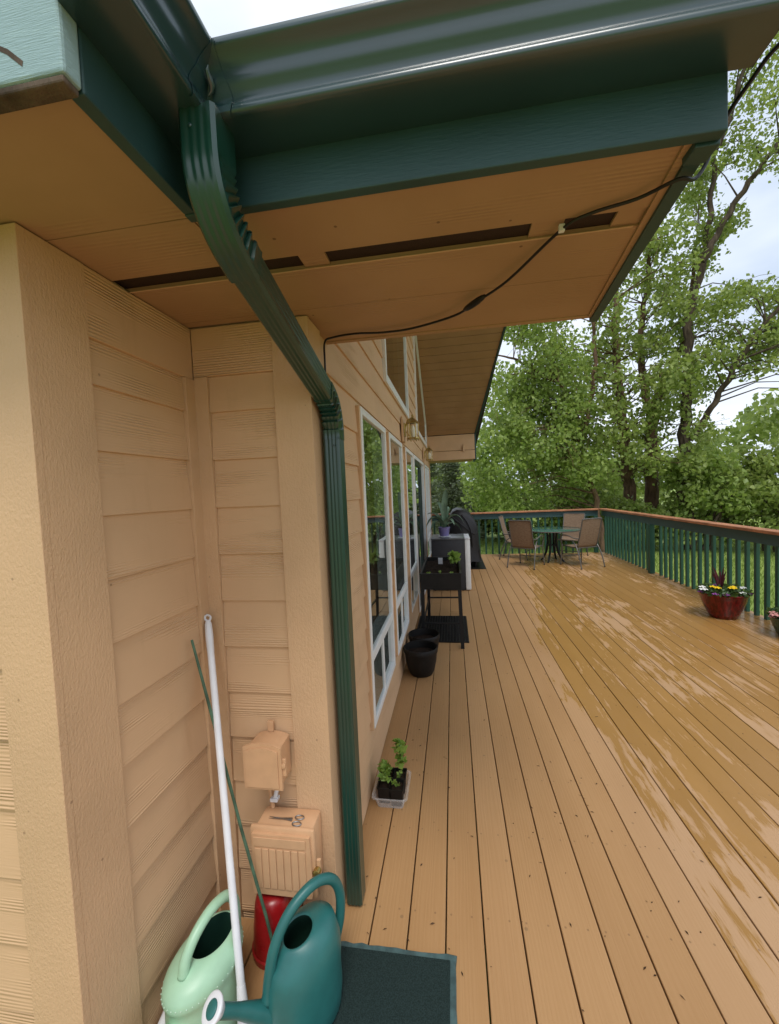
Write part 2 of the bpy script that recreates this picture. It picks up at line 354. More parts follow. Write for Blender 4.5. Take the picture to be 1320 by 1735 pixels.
deck = struct(empty('deck', (0, 0, 0)))
PW, G0 = .1457, -.375
pl = MB(); c = .0028; hw = (PW-.0055)/2
pl.prism([(-hw, -.038), (hw, -.038), (hw, -c), (hw-c*.4, -c*.35), (hw-c, 0), (-hw+c, 0), (-hw+c*.4, -c*.35), (-hw, -c)], lambda p, t: (p[0], t, p[1]), 0, 1)
PLANK = None; rnd = random.Random(4)
for k in range(-5, 28):
    x = G0+PW*(k+.5)
    y1 = 1.468 if x < -.52 else 10.66
    cuts = [-4.0, rnd.choice([-1.218, -.406, .406, .812])]
    if y1 > 5: cuts.append(rnd.choice([5.278, 5.684, 6.09, 6.902, 7.308]))
    cuts.append(y1)
    for a, b in zip(cuts, cuts[1:]):
        if PLANK is None:
            o = pl.build('plank', MAT['deck'], deck); PLANK = o.data
        else: o = link('plank', PLANK, MAT['deck'], deck)
        o.location = (x, a+.0015, rnd.uniform(-.0012, .0012)); o.scale = (1, b-a-.003, 1)
jb = MB().box(-1.02, 3.62, -.019, .019, -.24, -.0395)
J = None
for i in range(19):
    o = jb.build('joist', MAT['barkd'], deck) if J is None else link('joist', J, MAT['barkd'], deck); J = o.data
    o.location = (0, -3.9+i*.8, 0)
for i, (x, y) in enumerate([(x, y) for x in (.6, 3.4) for y in (-1.2, 2.5, 6.2, 10.3)]):
    MB().box(x-.06, x+.06, y-.06, y+.06, -.92, -.24).build('support_post', MAT['barkd'], deck)
MB().box(3.622, 3.66, -4.0, 10.70, -.26, -.045).build('rim_board', MAT['rail'], deck)
MB().box(-1.0, 3.62, 10.664, 10.70, -.26, -.045).build('rim_board', MAT['rail'], deck)

# ================================================================== HOUSE
house = tag(empty('house', (-.99, 1.5, 0)), 'tan lap sided house with white framed windows and a deep brown soffit', 'house')
HM = Matrix.Translation((.99, -1.5, 0))     # parts are modelled in world coordinates
def hp(mb, name, mat, parent=None, smooth=False):
    return mb.build(name, MAT[mat], parent or house, smooth, HM if parent is None else None)
ZS = 2.37; LAP0, EXP = 2.046, .1846
lapz = [LAP0+EXP*(k) for k in range(-12, 19)]       # bottoms of the lap rows

def lap_board(parent, mat, normal, plane, a0, a1, za, zb, zr):
    """piece of the lap row that starts at zr, clipped to za..zb; plane = outermost face"""
    def off(z): return .011*(z-zr)/EXP
    s_ = -1 if normal == '+x' else 1
    P = [(plane+s_*.015, za), (plane+s_*off(za), za), (plane+s_*off(zb), zb), (plane+s_*.015, zb)]
    fn = (lambda p, t: (p[0], t, p[1])) if normal == '+x' else (lambda p, t: (t, p[0], p[1]))
    return hp(MB().prism(P, fn, a0, a1), 'siding_board', mat, parent)

# wall A: faces the camera, far left
wA = hp(MB().box(-3.2, -.995, .857, 1.0, -.5, 2.6), 'wall', 'trim')
for z in lapz:
    if z+EXP < -.05 or z > 2.3: continue
    lap_board(wA, 'side_x', '-y', .842, -3.2, -1.122, max(z, -.04), min(z+EXP, 2.365), z)
hp(MB().box(-1.121, -.972, .834, .856, -.04, 2.366, .0015), 'corner_board', 'trim')
# wall B: side of the alcove
wB = hp(MB().box(-1.14, -.994, 1.0, 1.62, -.5, 2.6), 'wall', 'trim')
hp(MB().box(-.993, -.9725, .8562, 1.012, -.04, 2.366, .0012), 'corner_board', 'trim')
for z in lapz:
    if z+EXP < -.05 or z > 2.1: continue
    lap_board(wB, 'side_y', '+x', -.978, 1.013, 1.419, max(z, -.04), min(z+EXP, 2.172), z)
hp(MB().box(-.993, -.975, 1.013, 1.475, 2.173, 2.367, .002), 'frieze_board', 'side_y')
hp(MB().box(-.993, -.970, 1.420, 1.4795, -.04, 2.171, .0012), 'corner_board', 'trim')
# wall C: back of the alcove
wC = hp(MB().box(-1.0, -.527, 1.494, 1.62, -.5, 2.6), 'wall', 'trim')
for z in lapz:
    if z+EXP < -.05 or z > 2.1: continue
    lap_board(wC, 'side_x', '-y', 1.479, -.916, -.647, max(z, -.04), min(z+EXP, 2.182), z)
hp(MB().box(-.974, -.647, 1.475, 1.493, 2.183, 2.367, .002), 'frieze_board', 'side_x')
hp(MB().box(-.9715, -.917, 1.472, 1.493, -.04, 2.181, .0012), 'corner_board', 'trim')
hp(MB().box(-.6465, -.502, 1.470, 1.4925, -.03, 2.367, .0015), 'corner_board', 'trim')
hp(MB().box(-.526, -.503, 1.493, 1.62, -.03, 2.367, .003), 'corner_board', 'trim')

# wall D: the long gable wall with the windows
RIDGE, YN, YF, PITCH_R = 5.63, 1.76, 9.5, .648
def Zr(y): return 2.94+PITCH_R*(y-YN) if y <= RIDGE else 2.94+PITCH_R*(2*RIDGE-YN-y) - .0
def roof_lim(z):     # gable width at height z
    t = max(0, (z-2.94)/PITCH_R); return (1.62, 9.78) if z < 2.94 else (YN+t, 2*RIDGE-YN-t)
WINS = [(2.28, 3.157, .327, 2.20), (3.347, 4.215, .327, 2.20), (4.55, 5.44, .327, 2.20), (5.52, 7.42, .035, 2.20), (7.75, 9.2, .327, 2.20)]
def T1(z): return None if z < 2.60 or z > 4.72 else (3.3+max(0, (z-3.60)/PITCH_R), 5.1)
def T2(z): return None if z < 2.60 or z > 4.72 else (6.4, min(8.75, 8.75-max(0, (z-3.12)/PITCH_R)))
def free(za, zb):
    zm = (za+zb)/2; lo, hi = roof_lim(zm); holes = [(a, b) for a, b, c0, c1 in WINS if c0 < zm < c1]
    for T in (T1, T2):
        h = T(zm)
        if h: holes.append((h[0], h[1]) if T is T1 else (h[0], h[1] if zm < 3.0 else hi))
    out = []; cur = lo
    for a, b in sorted(holes):
        if a > cur: out.append((cur, a))
        cur = max(cur, b)
    if hi > cur+.01: out.append((cur, hi))
    return out
wD = MB(); pieces = []
for z in lapz:
    z1 = z+EXP
    if z1 < -.02 or z > 5.3: continue
    cuts = sorted({max(z, -.02), z1} | {e for W in WINS for e in W[2:] if z < e < z1} | ({2.60} if z < 2.60 < z1 else set()))
    acc = {}
    for za, zb in zip(cuts, cuts[1:]):
        for iv in free(za, zb):
            wD.box(-.66, -.5275, iv[0], iv[1], za, zb)
            if iv in acc and abs(acc[iv][1]-za) < 1e-6: acc[iv][1] = zb
            else: acc[iv] = [za, zb]
    pieces += [(iv, za, zb, z) for iv, (za, zb) in acc.items()]
wDo = hp(wD, 'wall', 'trim')
for (a, b), za, zb, z in pieces:
    lap_board(wDo, 'side_y', '+x', -.511, a+.001, b-.001, za, zb, z)
hp(MB().box(-.526, -.500, 9.66, 9.80, -.02, 2.36, .003), 'corner_board', 'trim')
hp(MB().box(-.80, -.527, 9.66, 9.80, -.9, 2.9), 'wall', 'trim')

def bars(y0, y1, z0, z1, t, x0, x1):
    m_ = MB(); m_.box(x0, x1, y0, y0+t, z0, z1, .004); m_.box(x0, x1, y1-t, y1, z0, z1, .004)
    m_.box(x0, x1, y0+t, y1-t, z1-t, z1, .004); m_.box(x0, x1, y0+t, y1-t, z0, z0+t, .004); return m_
for i, (y0, y1, z0, z1) in enumerate(WINS):
    door = i == 3
    cs = MB()
    for a, b in ((y0-.022, y0), (y1, y1+.022)): cs.box(-.527, -.4975, a, b, z0, z1, .002)
    wn = bars(y0, y1, z0, z1, .042, -.60, -.492)
    if door: wn = bars(y0, y1, z0, z1, .05, -.62, -.490)
    fr = hp(wn, 'sliding_door' if door else 'window', 'white')
    cs.build('casing', MAT['trim'], fr)
    ym = (y0+y1)/2
    if door:
        for a, b, x in ((y0+.05, ym+.04, -.512), (ym-.04, y1-.05, -.556)):
            bars(a, b, z0+.05, z1-.05, .085, x-.02, x+.02).build('door_leaf', MAT['dgreen'], fr)
            MB().box(x-.004, x+.004, a+.085, b-.085, z0+.135, z1-.135).build('pane', MAT['glass'], fr)
        MB().box(-.491, -.47, y0+.11, y0+.13, .9, 1.1, .003).build('handle', MAT['steel'], fr)
        continue
    zt = .735
    b2 = MB().box(-.598, -.494, y0+.042, y1-.042, zt-.030, zt+.030, .004)
    b2.build('rail', MAT['white'], fr)
    ml = MB(); ml.box(-.585, -.497, ym-.04, ym-.004, z0+.042, zt-.030, .003); ml.box(-.595, -.505, ym-.002, ym+.035, z0+.042, zt-.030, .003)
    ml.build('mullion', MAT['white'], fr)
    if i == 4:
        for q in (.33, .66): MB().box(-.60, -.495, y0+(y1-y0)*q-.025, y0+(y1-y0)*q+.025, zt+.030, z1-.042, .003).build('mullion', MAT['white'], fr)
    MB().box(-.513, -.507, y0+.042, y1-.042, zt+.030, z1-.042).build('pane', MAT['glass'], fr)
    MB().box(-.511, -.505, y0+.042, ym-.04, z0+.042, zt-.030).build('pane', MAT['glass'], fr)
    MB().box(-.521, -.515, ym+.035, y1-.042, z0+.042, zt-.030).build('pane', MAT['glass'], fr)
def poly_window(P, t):
    n = len(P); c_ = (sum(p[0] for p in P)/n, sum(p[1] for p in P)/n)
    def inset(k):
        out = []
        for i in range(n):
            a, b, c2 = Vector(P[i-1]), Vector(P[i]), Vector(P[(i+1) % n])
            e1 = (b-a).normalized(); e2 = (c2-b).normalized(); n1 = Vector((-e1.y, e1.x)); n2 = Vector((-e2.y, e2.x))
            d = (n1+n2).normalized(); out.append(b+d*(k/max(.35, d.dot(n1))))
        return out
    Q = inset(t)
    m_ = MB()
    for i in range(n):
        j = (i+1) % n; quad = [P[i], P[j], Q[j], Q[i]]
        m_.prism(quad, lambda p, x: (x, p[0], p[1]), -.60, -.492)
    fr = hp(m_, 'window', 'white')
    MB().prism(Q, lambda p, x: (x, p[0], p[1]), -.513, -.507).build('pane', MAT['glass'], fr)
    return fr
poly_window([(3.3, 2.60), (5.1, 2.60), (5.1, 4.766), (3.3, 3.60)], .07)
poly_window([(6.4, 2.60), (8.75, 2.60), (8.75, 3.12), (6.4, 4.643)], .07)
# fill above the far trapezoid window
hp(MB().prism([(6.4, 4.65), (8.75, 3.127), (9.3, 2.98), (9.2, 3.12), (6.4, 4.93)], lambda p, x: (x, p[0], p[1]), -.66, -.515), 'frieze_board', 'trim')

# room behind the glass
hp(MB().box(-5.2, -.70, 1.63, 9.6, -.05, .015), 'room_floor', 'floor_in')
hp(MB().box(-5.3, -5.2, 1.63, 9.6, -.05, 5.6), 'room_wall', 'interior')
hp(MB().box(-5.2, -.66, 1.625, 1.70, -.05, 3.2), 'room_wall', 'interior')
hp(MB().box(-5.2, -.66, 9.6, 9.70, -.05, 3.2), 'room_wall', 'interior')
for y in (2.3, 3.42, 4.62):      # pale curtain stacks behind the windows
    m_ = MB(); n = 24
    for k in range(n):
        a = y+.03+k*.012+.46; m_.box(-.76+.012*math.sin(k*1.9), -.752+.012*math.sin(k*1.9), a, a+.012, .3, 2.22)
    hp(m_, 'curtain', 'interior')

# soffit box at the near eave
sof = hp(MB().box(-.58, .492, .911, 1.112, ZS, ZS+.012), 'soffit', 'soffit')
hp(MB().prism([(-.9925, 1.182), (.512, 1.182), (.54, 1.43), (-.9925, 1.43)], lambda p, z: (p[0], p[1], z), ZS, ZS+.012), 'soffit_panel', 'soffit', sof)
hp(MB().prism([(-.9925, 1.4335), (.540, 1.4335), (.575, 1.745), (-.53, 1.745), (-.53, 1.47), (-.9925, 1.47)], lambda p, z: (p[0], p[1], z), ZS+.0006, ZS+.012), 'soffit_panel', 'soffit', sof)
hp(MB().box(-.9925, -.584, .9135, 1.112, ZS, ZS+.012), 'soffit_panel', 'soffit', sof)
hp(MB().box(-3.2, -.582, .600, .911, ZS+.0004, ZS+.012), 'soffit_panel', 'soffit', sof)
hp(MB().box(-.9925, .515, 1.095, 1.20, ZS+.0125, ZS+.02), 'vent_screen', 'vent', sof)
for x0, x1 in ((-.40, -.325), (.225, .305), (.43, .51)):
    hp(MB().box(x0, x1, 1.1125, 1.1818, ZS+.005, ZS+.0122), 'vent_block', 'soffit', sof)
hp(MB().box(-.9925, .487, 1.1785, 1.184, ZS-.002, ZS-.0004), 'vent_lip', 'trim', sof)
hp(MB().box(-.53, .57, 1.746, 1.772, ZS-.004, 2.93, .002), 'box_end_board', 'soffit', sof)
hp(MB().box(-.50, -.475, 1.745, 1.7455, ZS, ZS+.001), 'trim_strip', 'soffit', sof)
# fascia boards
hp(MB().box(-.580, -.552, .6005, .8845, ZS-.012, 2.53, .003), 'fascia_board', 'fascia')
hp(MB().box(-.580, .532, .885, .9105, ZS-.014, 2.53, .003), 'fascia_board', 'fascia')
hp(MB().box(-3.2, -.552, .566, .5995, ZS-.010, 2.62, .005), 'barge_board', 'fascia_w')
hp(MB().add([(-.80, .5655, 2.50), (-.70, .5655, 2.438), (-.645, .5655, 2.408), (-.62, .5655, 2.386), (-.622, .5655, 2.378), (-.648, .5655, 2.401), (-.703, .5655, 2.432), (-.80, .5655, 2.493)], [(0, 1, 6, 7), (1, 2, 5, 6), (2, 3, 4, 5)]), 'crack', 'barkd')
hp(MB().box(-3.2, -.556, .5685, .5965, ZS-.022, ZS-.0105, .003), 'rotted_edge', 'barkd')
# barge on the gable end of the near eave box (flares outwards towards the ridge)
hp(MB().prism([(.492, .9115), (.524, .9115), (.600, 1.79), (.570, 1.79)], lambda p, z: (p[0], p[1], z), ZS-.014, 2.56), 'barge_board', 'fascia')
hp(MB().box(.489, .534, .9112, .958, ZS-.020, 2.55, .002), 'barge_tail', 'fascia')
hp(MB().prism([(.474, .9125), (.4915, .9125), (.5695, 1.744), (.553, 1.744)], lambda p, z: (p[0], p[1], z), ZS-.006, ZS-.0006), 'edge_strip', 'soffit')
# sloping gable soffit: near slope as a panel, far slope board by board
def XO(y): d = min(abs(y-YN), abs(YF-y)) if YN < y < YF else 0; return .54+.185*d
rk = hp(MB().add([(-.53, YN+.012, Zr(YN)), (XO(YN), YN+.012, Zr(YN)), (XO(RIDGE), RIDGE, Zr(RIDGE)), (-.53, RIDGE, Zr(RIDGE)),
                  (-.53, YN+.012, Zr(YN)+.02), (XO(YN), YN+.012, Zr(YN)+.02), (XO(RIDGE), RIDGE, Zr(RIDGE)+.02), (-.53, RIDGE, Zr(RIDGE)+.02)],
                 [(0,1,2,3),(7,6,5,4),(0,4,5,1),(1,5,6,2),(2,6,7,3),(3,7,4,0)]), 'gable_soffit', 'soffit')
nb = 27; dy = (YF-RIDGE)/nb
for k in range(nb):
    a = RIDGE+k*dy; b = a+dy-.013
    V = []
    for dz in (0, .02):
        for y, x in ((a, -.53), (a, XO(a)), (b, XO(b)), (b, -.53)): V.append((x, y, Zr(y)+dz))
    hp(MB().add(V, [(0,1,2,3),(7,6,5,4),(0,4,5,1),(1,5,6,2),(2,6,7,3),(3,7,4,0)]), 'soffit_board', 'soffit', rk)
V = [(x, y, Zr(y)+.0185+dz) for dz in (0, .02) for y, x in ((RIDGE, -.53), (RIDGE, XO(RIDGE)), (YF, XO(YF)), (YF, -.53))]
hp(MB().add(V, [(0,1,2,3),(7,6,5,4),(0,4,5,1),(1,5,6,2),(2,6,7,3),(3,7,4,0)]), 'backing_panel', 'soffit', rk)
for ya, yb in ((YN+.03, RIDGE), (RIDGE, YF)):
    V = []
    for y in (ya, yb):
        for dx, dz in ((.002, -.02), (.04, -.02), (.04, .2), (.002, .2)): V.append((XO(y)+dx, y, Zr(y)+dz))
    hp(MB().add(V, [(0,1,2,3),(7,6,5,4),(0,4,5,1),(1,5,6,2),(2,6,7,3),(3,7,4,0)]), 'barge_board', 'fascia')
# box return at the far eave
fb = hp(MB().box(-.53, .505, YF+.02, 10.35, 2.37, 2.93), 'eave_box', 'soffit')
hp(MB().box(-.53, .54, YF-.008, YF+.019, 2.372, 2.572, .003), 'eave_board', 'trim', fb)
hp(MB().box(-.53, .54, YF-.006, YF+.019, 2.584, 2.935, .003), 'eave_board', 'trim', fb)
hp(MB().box(.27, .31, YF-.05, YF-.009, 2.55, 2.70, .004), 'bracket', 'trim', fb)
hp(MB().box(.541, .57, YF-.01, 10.38, 2.35, 2.98, .003), 'barge_board', 'fascia')
# roof planes
def slab(P, h): return MB().add(P+[(x, y, z+h) for x, y, z in P], [(3,2,1,0),(4,5,6,7),(0,1,5,4),(1,2,6,5),(2,3,7,6),(3,0,4,7)])
hp(slab([(-6, .83, 2.535), (.56, .83, 2.535), (XO(RIDGE)+.06, RIDGE, 5.80), (-6, RIDGE, 5.80)], .05), 'roof', 'shingle')
hp(slab([(-6, RIDGE, 5.80), (XO(RIDGE)+.06, RIDGE, 5.80), (.62, 10.5, 2.72), (-6, 10.5, 2.72)], .05), 'roof', 'shingle')
hp(slab([(-3.4, .555, 4.25), (-3.4, 3, 4.25), (-.54, 3, 2.545), (-.54, .555, 2.545)][::-1], .05), 'roof', 'shingle')

# ================================================================== GUTTER + DOWNSPOUT
ZG = 2.458
prof = [(0, .105), (0, 0), (.094, 0), (.101, .001), (.1045, .0045), (.105, .010), (.1045, .0155), (.1015, .019), (.1005, .023), (.102, .029), (.1055, .037), (.110, .044), (.1135, .051), (.1150, .058), (.1165, .065), (.1205, .073), (.127, .080), (.134, .085), (.1395, .088), (.142, .0915), (.1425, .097), (.1415, .1025), (.137, .1035)]
inner = [(d-.003 if d > .01 else d+.003, z+(.003 if z < .02 else 0)) for d, z in prof][::-1]
PR = prof+inner; NPF = len(PR)
gut = tag(empty('rain_gutter', (-.45, .77, ZG)), 'dark green metal rain gutter wrapping the inside roof corner', 'gutter')
GM = Matrix.Translation((.45, -.77, -ZG))
def gut_run(kind, off, a_end, to_corner=True, start=None):
    P = [(d+off, z-off if z < .005 else z) for d, z in prof] if off else PR
    if off: P = P+[(d-.004 if d > .01 else d+.004, z+(.004 if z < .02 else 0)) for d, z in P][::-1]
    n = len(P); A, B = [], []
    for d, z in P:
        if kind == 'y':
            A.append((-.552+d, a_end, ZG+z)); B.append((-.552+d, .885-d, ZG+z))
        else:
            A.append((-.552+d, .885-d, ZG+z)); B.append((a_end, .885-d, ZG+z))
    m_ = MB(); m_.rings([A, B]); return m_
gut_run('y', 0, .56).build('gutter_run', MAT['metal'], gut, True, GM)
gut_run('x', 0, .570).build('gutter_run', MAT['metal'], gut, True, GM)
def patch(kind):
    P = [(d+.0026, z-.0022 if z < .005 else z) for d, z in prof[2:-2]]; P = P+[(d-.001, z) for d, z in P][::-1]
    A, B = [], []
    for d, z in P:
        w_ = .052+.006*math.sin(z*60)
        c0 = (-.552+d, .885-d, ZG+z)
        if kind == 'y': A.append((c0[0], .885-.10-w_+.0, c0[2])); B.append(c0)
        else: A.append(c0); B.append((-.552+.10+w_, c0[1], c0[2]))
    m_ = MB(); m_.rings([A, B]); return m_
patch('y').build('corner_strap', MAT['metal'], gut, True, GM)
patch('x').build('corner_strap', MAT['metal'], gut, True, GM)
MB().prism(prof, lambda p, x: (x, .885-p[0], ZG+p[1]), .5702, .5722).build('end_cap', MAT['metal'], gut, False, GM)
MB().prism(prof, lambda p, y: (-.552+p[0], y, ZG+p[1]), .5575, .5598).build('end_cap', MAT['metal'], gut, False, GM)
cp = MB()
for k in range(3): cp.lathe([(.004, 0), (.004, .002), (.0015, .003)], 8, (0, 0, 0))
# crimp where the two runs were folded together
cr = MB(); pth = [(-.552+.112+.004*math.sin(i*1.1), .885-.112+.004*math.sin(i*1.1)-.0, ZG+.030+i*.007) for i in range(6)]
cr.tube([(x+.002+i*.0035, y-.002-i*.0035, z) for i, (x, y, z) in enumerate(pth)], [.001, .004, .006, .0055, .004, .001], 8)
cr.build('crimp', MAT['metal'], gut, True, GM)

ds = tag(empty('downspout', (-.458, 1.587, 0)), 'ribbed dark green downspout bent from the gutter down the corner of the house', 'downspout')
DM = Matrix.Translation((.458, -1.587, 0))
def ds_profile(ha, hb, elbow=False):
    P = []; r = .007
    def side(n, fl): return fl
    segs = [((-ha, -hb), (ha, -hb)), ((ha, -hb), (ha, hb)), ((ha, hb), (-ha, hb)), ((-ha, hb), (-ha, -hb))]
    for (a0, b0), (a1, b1) in segs:
        L_ = math.hypot(a1-a0, b1-b0); tx, ty = (a1-a0)/L_, (b1-b0)/L_; nx, ny = ty, -tx
        n = 18
        for k in range(n+1):
            t = r+(L_-2*r)*k/n; u = t/L_
            g = 0
            if .18 < u < .82 and not (elbow and abs(tx) < .5): g = -.0019*(.5-.5*math.cos((u-.18)/.64*2*math.pi*3))
            P.append((a0+tx*t+nx*g, b0+ty*t+ny*g))
    return P
def sweep(path, ha, hb, x=-.458, ripple=0.0, nr=9, side=1):
    P = ds_profile(ha, hb, ripple > 0); rings = []; n = len(path)
    for i, (y, z) in enumerate(path):
        y0, z0 = path[max(i-1, 0)]; y1, z1 = path[min(i+1, n-1)]
        t = Vector((y1-y0, z1-z0)).normalized(); nrm = Vector((t.y, -t.x))      # b axis: +b = away from camera side
        ring = []
        ph = (i/(n-1)*nr) % 1.0; env = min(1, i/(n-1)*6, (1-i/(n-1))*6)
        for a, b in P:
            aa = a
            if ripple and abs(a) > ha*.6:
                k = max(0, min(1, (side*b/hb+.72)/.35)); aa = a-math.copysign(ripple*env*k*(ph**1.3), a)
            bb = b
            if ripple and side*b > hb*.8: bb = b-side*ripple*env*ph**2
            ring.append((x+aa, y-nrm.x*b*1.0 if False else y+nrm.x*(-bb), z+nrm.y*(-bb)))
        rings.append(ring)
    return MB().rings(rings)
HA, HB = .033, .0385
e1 = [(.795, ZG+.004), (.795, 2.40)]+bez((.795, 2.385), (.797, 2.315), (.835, 2.277), (.925, 2.250), 72)
sweep(e1, HA+.005, HB+.004, ripple=.0105, nr=9, side=1).build('elbow', MAT['spout'], ds, True, DM)
d0, d1 = (.915, 2.253), (1.50, 2.083)
sweep([(d0[0]+(d1[0]-d0[0])*k/6, d0[1]+(d1[1]-d0[1])*k/6) for k in range(7)], HA, HB).build('diagonal_pipe', MAT['spout'], ds, True, DM)
e2 = bez((1.475, 2.09), (1.555, 2.066), (1.587, 2.03), (1.587, 1.925), 54)
sweep(e2, HA+.002, HB+.002, ripple=.008, nr=7, side=-1).build('elbow', MAT['spout'], ds, True, DM)
sweep([(1.587, 1.94-1.925*k/10) for k in range(11)], HA, HB).build('pipe', MAT['spout'], ds, True, DM)
for (y, z, x) in ((1.549, 1.90, -.445), (.757, 2.425, -.47)):
    MB().lathe([(.004, 0), (.004, .003), (.002, .004)], 8).build('screw', MAT['metal'], ds, False, DM @ Matrix.Translation((x, y-.002, z)) @ Matrix.Rotation(R(90), 4, 'X'))

# cable along the soffit
cb = tag(empty('cable', (-.50, 1.66, 2.0)), 'black cable looping under the soffit from the wall corner to the gutter end', 'cable')
CM = Matrix.Translation((.50, -1.66, -2.0))
pts = [(-.497, 1.645, 2.02), (-.497, 1.648, 2.25), (-.497, 1.66, 2.335), (-.47, 1.675, 2.357), (-.371, 1.66, 2.358), (-.25, 1.662, 2.352), (-.129, 1.645, 2.35), (.031, 1.557, 2.345), (.1, 1.457, 2.34), (.192, 1.341, 2.345), (.298, 1.139, 2.359), (.354, 1.09, 2.361), (.444, 1.052, 2.357), (.496, .986, 2.344), (.532, .994, 2.345), (.556, .996, 2.376), (.567, .982, 2.420), (.576, .945, 2.442), (.580, .903, 2.449), (.584, .865, 2.455), (.586, .81, 2.448), (.60, .70, 2.47)]
MB().tube(spline(pts, 5), .0042, 8).build('cord', MAT['cable'], cb, True, CM)
q = [(.065, 1.508, 2.342), (.075, 1.494, 2.341), (.09, 1.472, 2.340), (.108, 1.446, 2.340), (.122, 1.428, 2.341), (.13, 1.418, 2.342)]
MB().tube(q, [.005, .010, .0115, .0115, .009, .005], 10).build('splitter', MAT['cable'], cb, True, CM)
MB().box(.292, .306, 1.128, 1.14, 2.352, 2.3695, .001).build('staple', MAT['wplast'], cb, False, CM)
MB().box(-.502, -.494, 1.642, 1.655, 2.20, 2.21, .001).build('staple', MAT['wplast'], cb, False, CM)

# ================================================================== WALL LANTERNS
def lantern(y, label):
    t = tag(empty('wall_lantern', (-.505, y, 2.37)), label, 'lantern', 'lanterns on the window wall')
    MB().box(-.0, .022, -.09, .09, -.14, .12, .004).build('mounting_block', MAT['trim'], t)
    MB().box(.023, .035, -.04, .04, -.08, .06, .004).build('backplate', MAT['brass'], t)
    MB().tube([(.03, 0, .0), (.06, 0, .09), (.11, 0, .115)], .008, 8).build('arm', MAT['brass'], t, True)
    c_ = (.115, 0, 0)
    MB().lathe([(.062, -.115), (.066, -.108), (.066, -.098)], 6, c_).build('base', MAT['brass'], t)
    MB().lathe([(.064, .055), (.07, .058), (.045, .085), (.02, .10), (.008, .125), (.013, .135), (.004, .15)], 12, c_).build('cap', MAT['brass'], t, True)
    MB().lathe([(.055, -.098), (.055, .055)], 6, c_).build('pane', MAT['lglass'], t)
    for k in range(6):
        a = k*math.pi/3; x, yy = c_[0]+.058*math.cos(a), .058*math.sin(a)
        MB().tube([(x, yy, -.112), (x, yy, .058)], .0045, 6).build('cage_bar', MAT['brass'], t)
        MB().lathe([(.004, -.13), (.007, -.124), (.004, -.115)], 6, (x, yy, 0)).build('foot', MAT['brass'], t)
    MB().lathe([(.016, -.09), (.022, -.05), (.026, -.01), (.012, .03)], 12, c_).build('bulb', MAT['frost'], t, True)
    return t
lantern(4.38, 'brass six sided lantern on the wall beneath the nearer trapezoid window')
lantern(7.58, 'smaller looking distant brass lantern near the far end of the window wall')

# ================================================================== UTILITY BOXES IN THE ALCOVE
b1 = tag(empty('utility_box', (-.725, 1.47, .64)), 'small tan painted utility box on the alcove wall above the larger box', 'utility box', 'utility boxes in the alcove')
def arch(x0, x1, z0, z1, rise, n=8):
    return [(x0, z0), (x1, z0)]+[(x1+(x0-x1)*k/n, z1+rise*(1-(2*k/n-1)**2)) for k in range(n+1)]
B1 = Matrix.Translation((.725, -1.47, -.64))
f_ = lambda p, y: (p[0], y, p[1])
MB().prism(arch(-.79, -.662, .640, .780, .014), f_, 1.372, 1.469).build('body', MAT['tanbox'], b1, False, B1)
MB().prism(arch(-.800, -.652, .632, .790, .016), f_, 1.362, 1.3715).build('lid', MAT['tanbox'], b1, False, B1)
MB().prism(arch(-.790, -.664, .642, .778, .014), f_, 1.357, 1.3615).build('lid_panel', MAT['tanbox'], b1, False, B1)
MB().box(-.661, -.640, 1.372, 1.380, .680, .745, .002).build('hasp', MAT['tanbox'], b1, False, B1)
MB().lathe([(.009, 0), (.009, .006), (.005, .007)], 12).build('screw', MAT['tanbox'], b1, True, B1 @ Matrix.Translation((-.648, 1.371, .722)) @ Matrix.Rotation(R(90), 4, 'X'))
MB().box(-.745, -.722, 1.455, 1.469, .795, .835, .002).build('mounting_tab', MAT['tanbox'], b1, False, B1)
b2 = tag(empty('utility_box', (-.66, 1.47, .24)), 'larger tan painted utility box with ribbed front, scissors lying on top', 'utility box', 'utility boxes in the alcove')
B2 = Matrix.Translation((.66, -1.47, -.24))
MB().box(-.772, -.548, 1.372, 1.469, .245, .486, .010).build('body', MAT['tanbox'], b2, True, B2)
MB().box(-.786, -.538, 1.352, 1.371, .236, .496, .008).build('lid', MAT['tanbox'], b2, True, B2)
MB().prism([(-.776, .25), (-.552, .25), (-.546, .30), (-.552, .478), (-.772, .478), (-.779, .30)], f_, 1.338, 1.3515).build('front_panel', MAT['tanbox'], b2, False, B2)
for k in range(7):
    x = -.760+k*.028; MB().box(x, x+.0235, 1.3335, 1.3379, .278, .428, .0015).build('rib', MAT['tanbox'], b2, False, B2)
MB().box(-.766, -.566, 1.334, 1.3378, .436, .470, .0015).build('name_strip', MAT['tanbox'], b2, False, B2)
MB().box(-.537, -.522, 1.36, 1.372, .33, .38, .003).build('hasp', MAT['tanbox'], b2, False, B2)
MB().lathe([(.014, 0), (.014, .018), (.009, .02)], 14).build('lock', MAT['brass'], b2, True, B2 @ Matrix.Translation((-.532, 1.358, .345)) @ Matrix.Rotation(R(90), 4, 'X'))
sc = tag(empty('scissors', (-.66, 1.40, .4885)), 'small open scissors lying on top of the ribbed utility box', 'scissors')
sm = MB(); sm.add([(-.075, .01, 0), (.02, .004, 0), (.02, -.004, 0), (-.075, .01, .002), (.02, .004, .003), (.02, -.004, .003)], [(0,1,2),(5,4,3),(0,3,4,1),(1,4,5,2),(2,5,3,0)])
sm.build('blade', MAT['steel'], sc)
sm = MB(); sm.add([(-.072, -.002, .003), (.02, .008, .003), (.02, .0, .003), (-.072, -.002, .005), (.02, .008, .006), (.02, .0, .006)], [(0,1,2),(5,4,3),(0,3,4,1),(1,4,5,2),(2,5,3,0)])
sm.build('blade', MAT['steel'], sc)
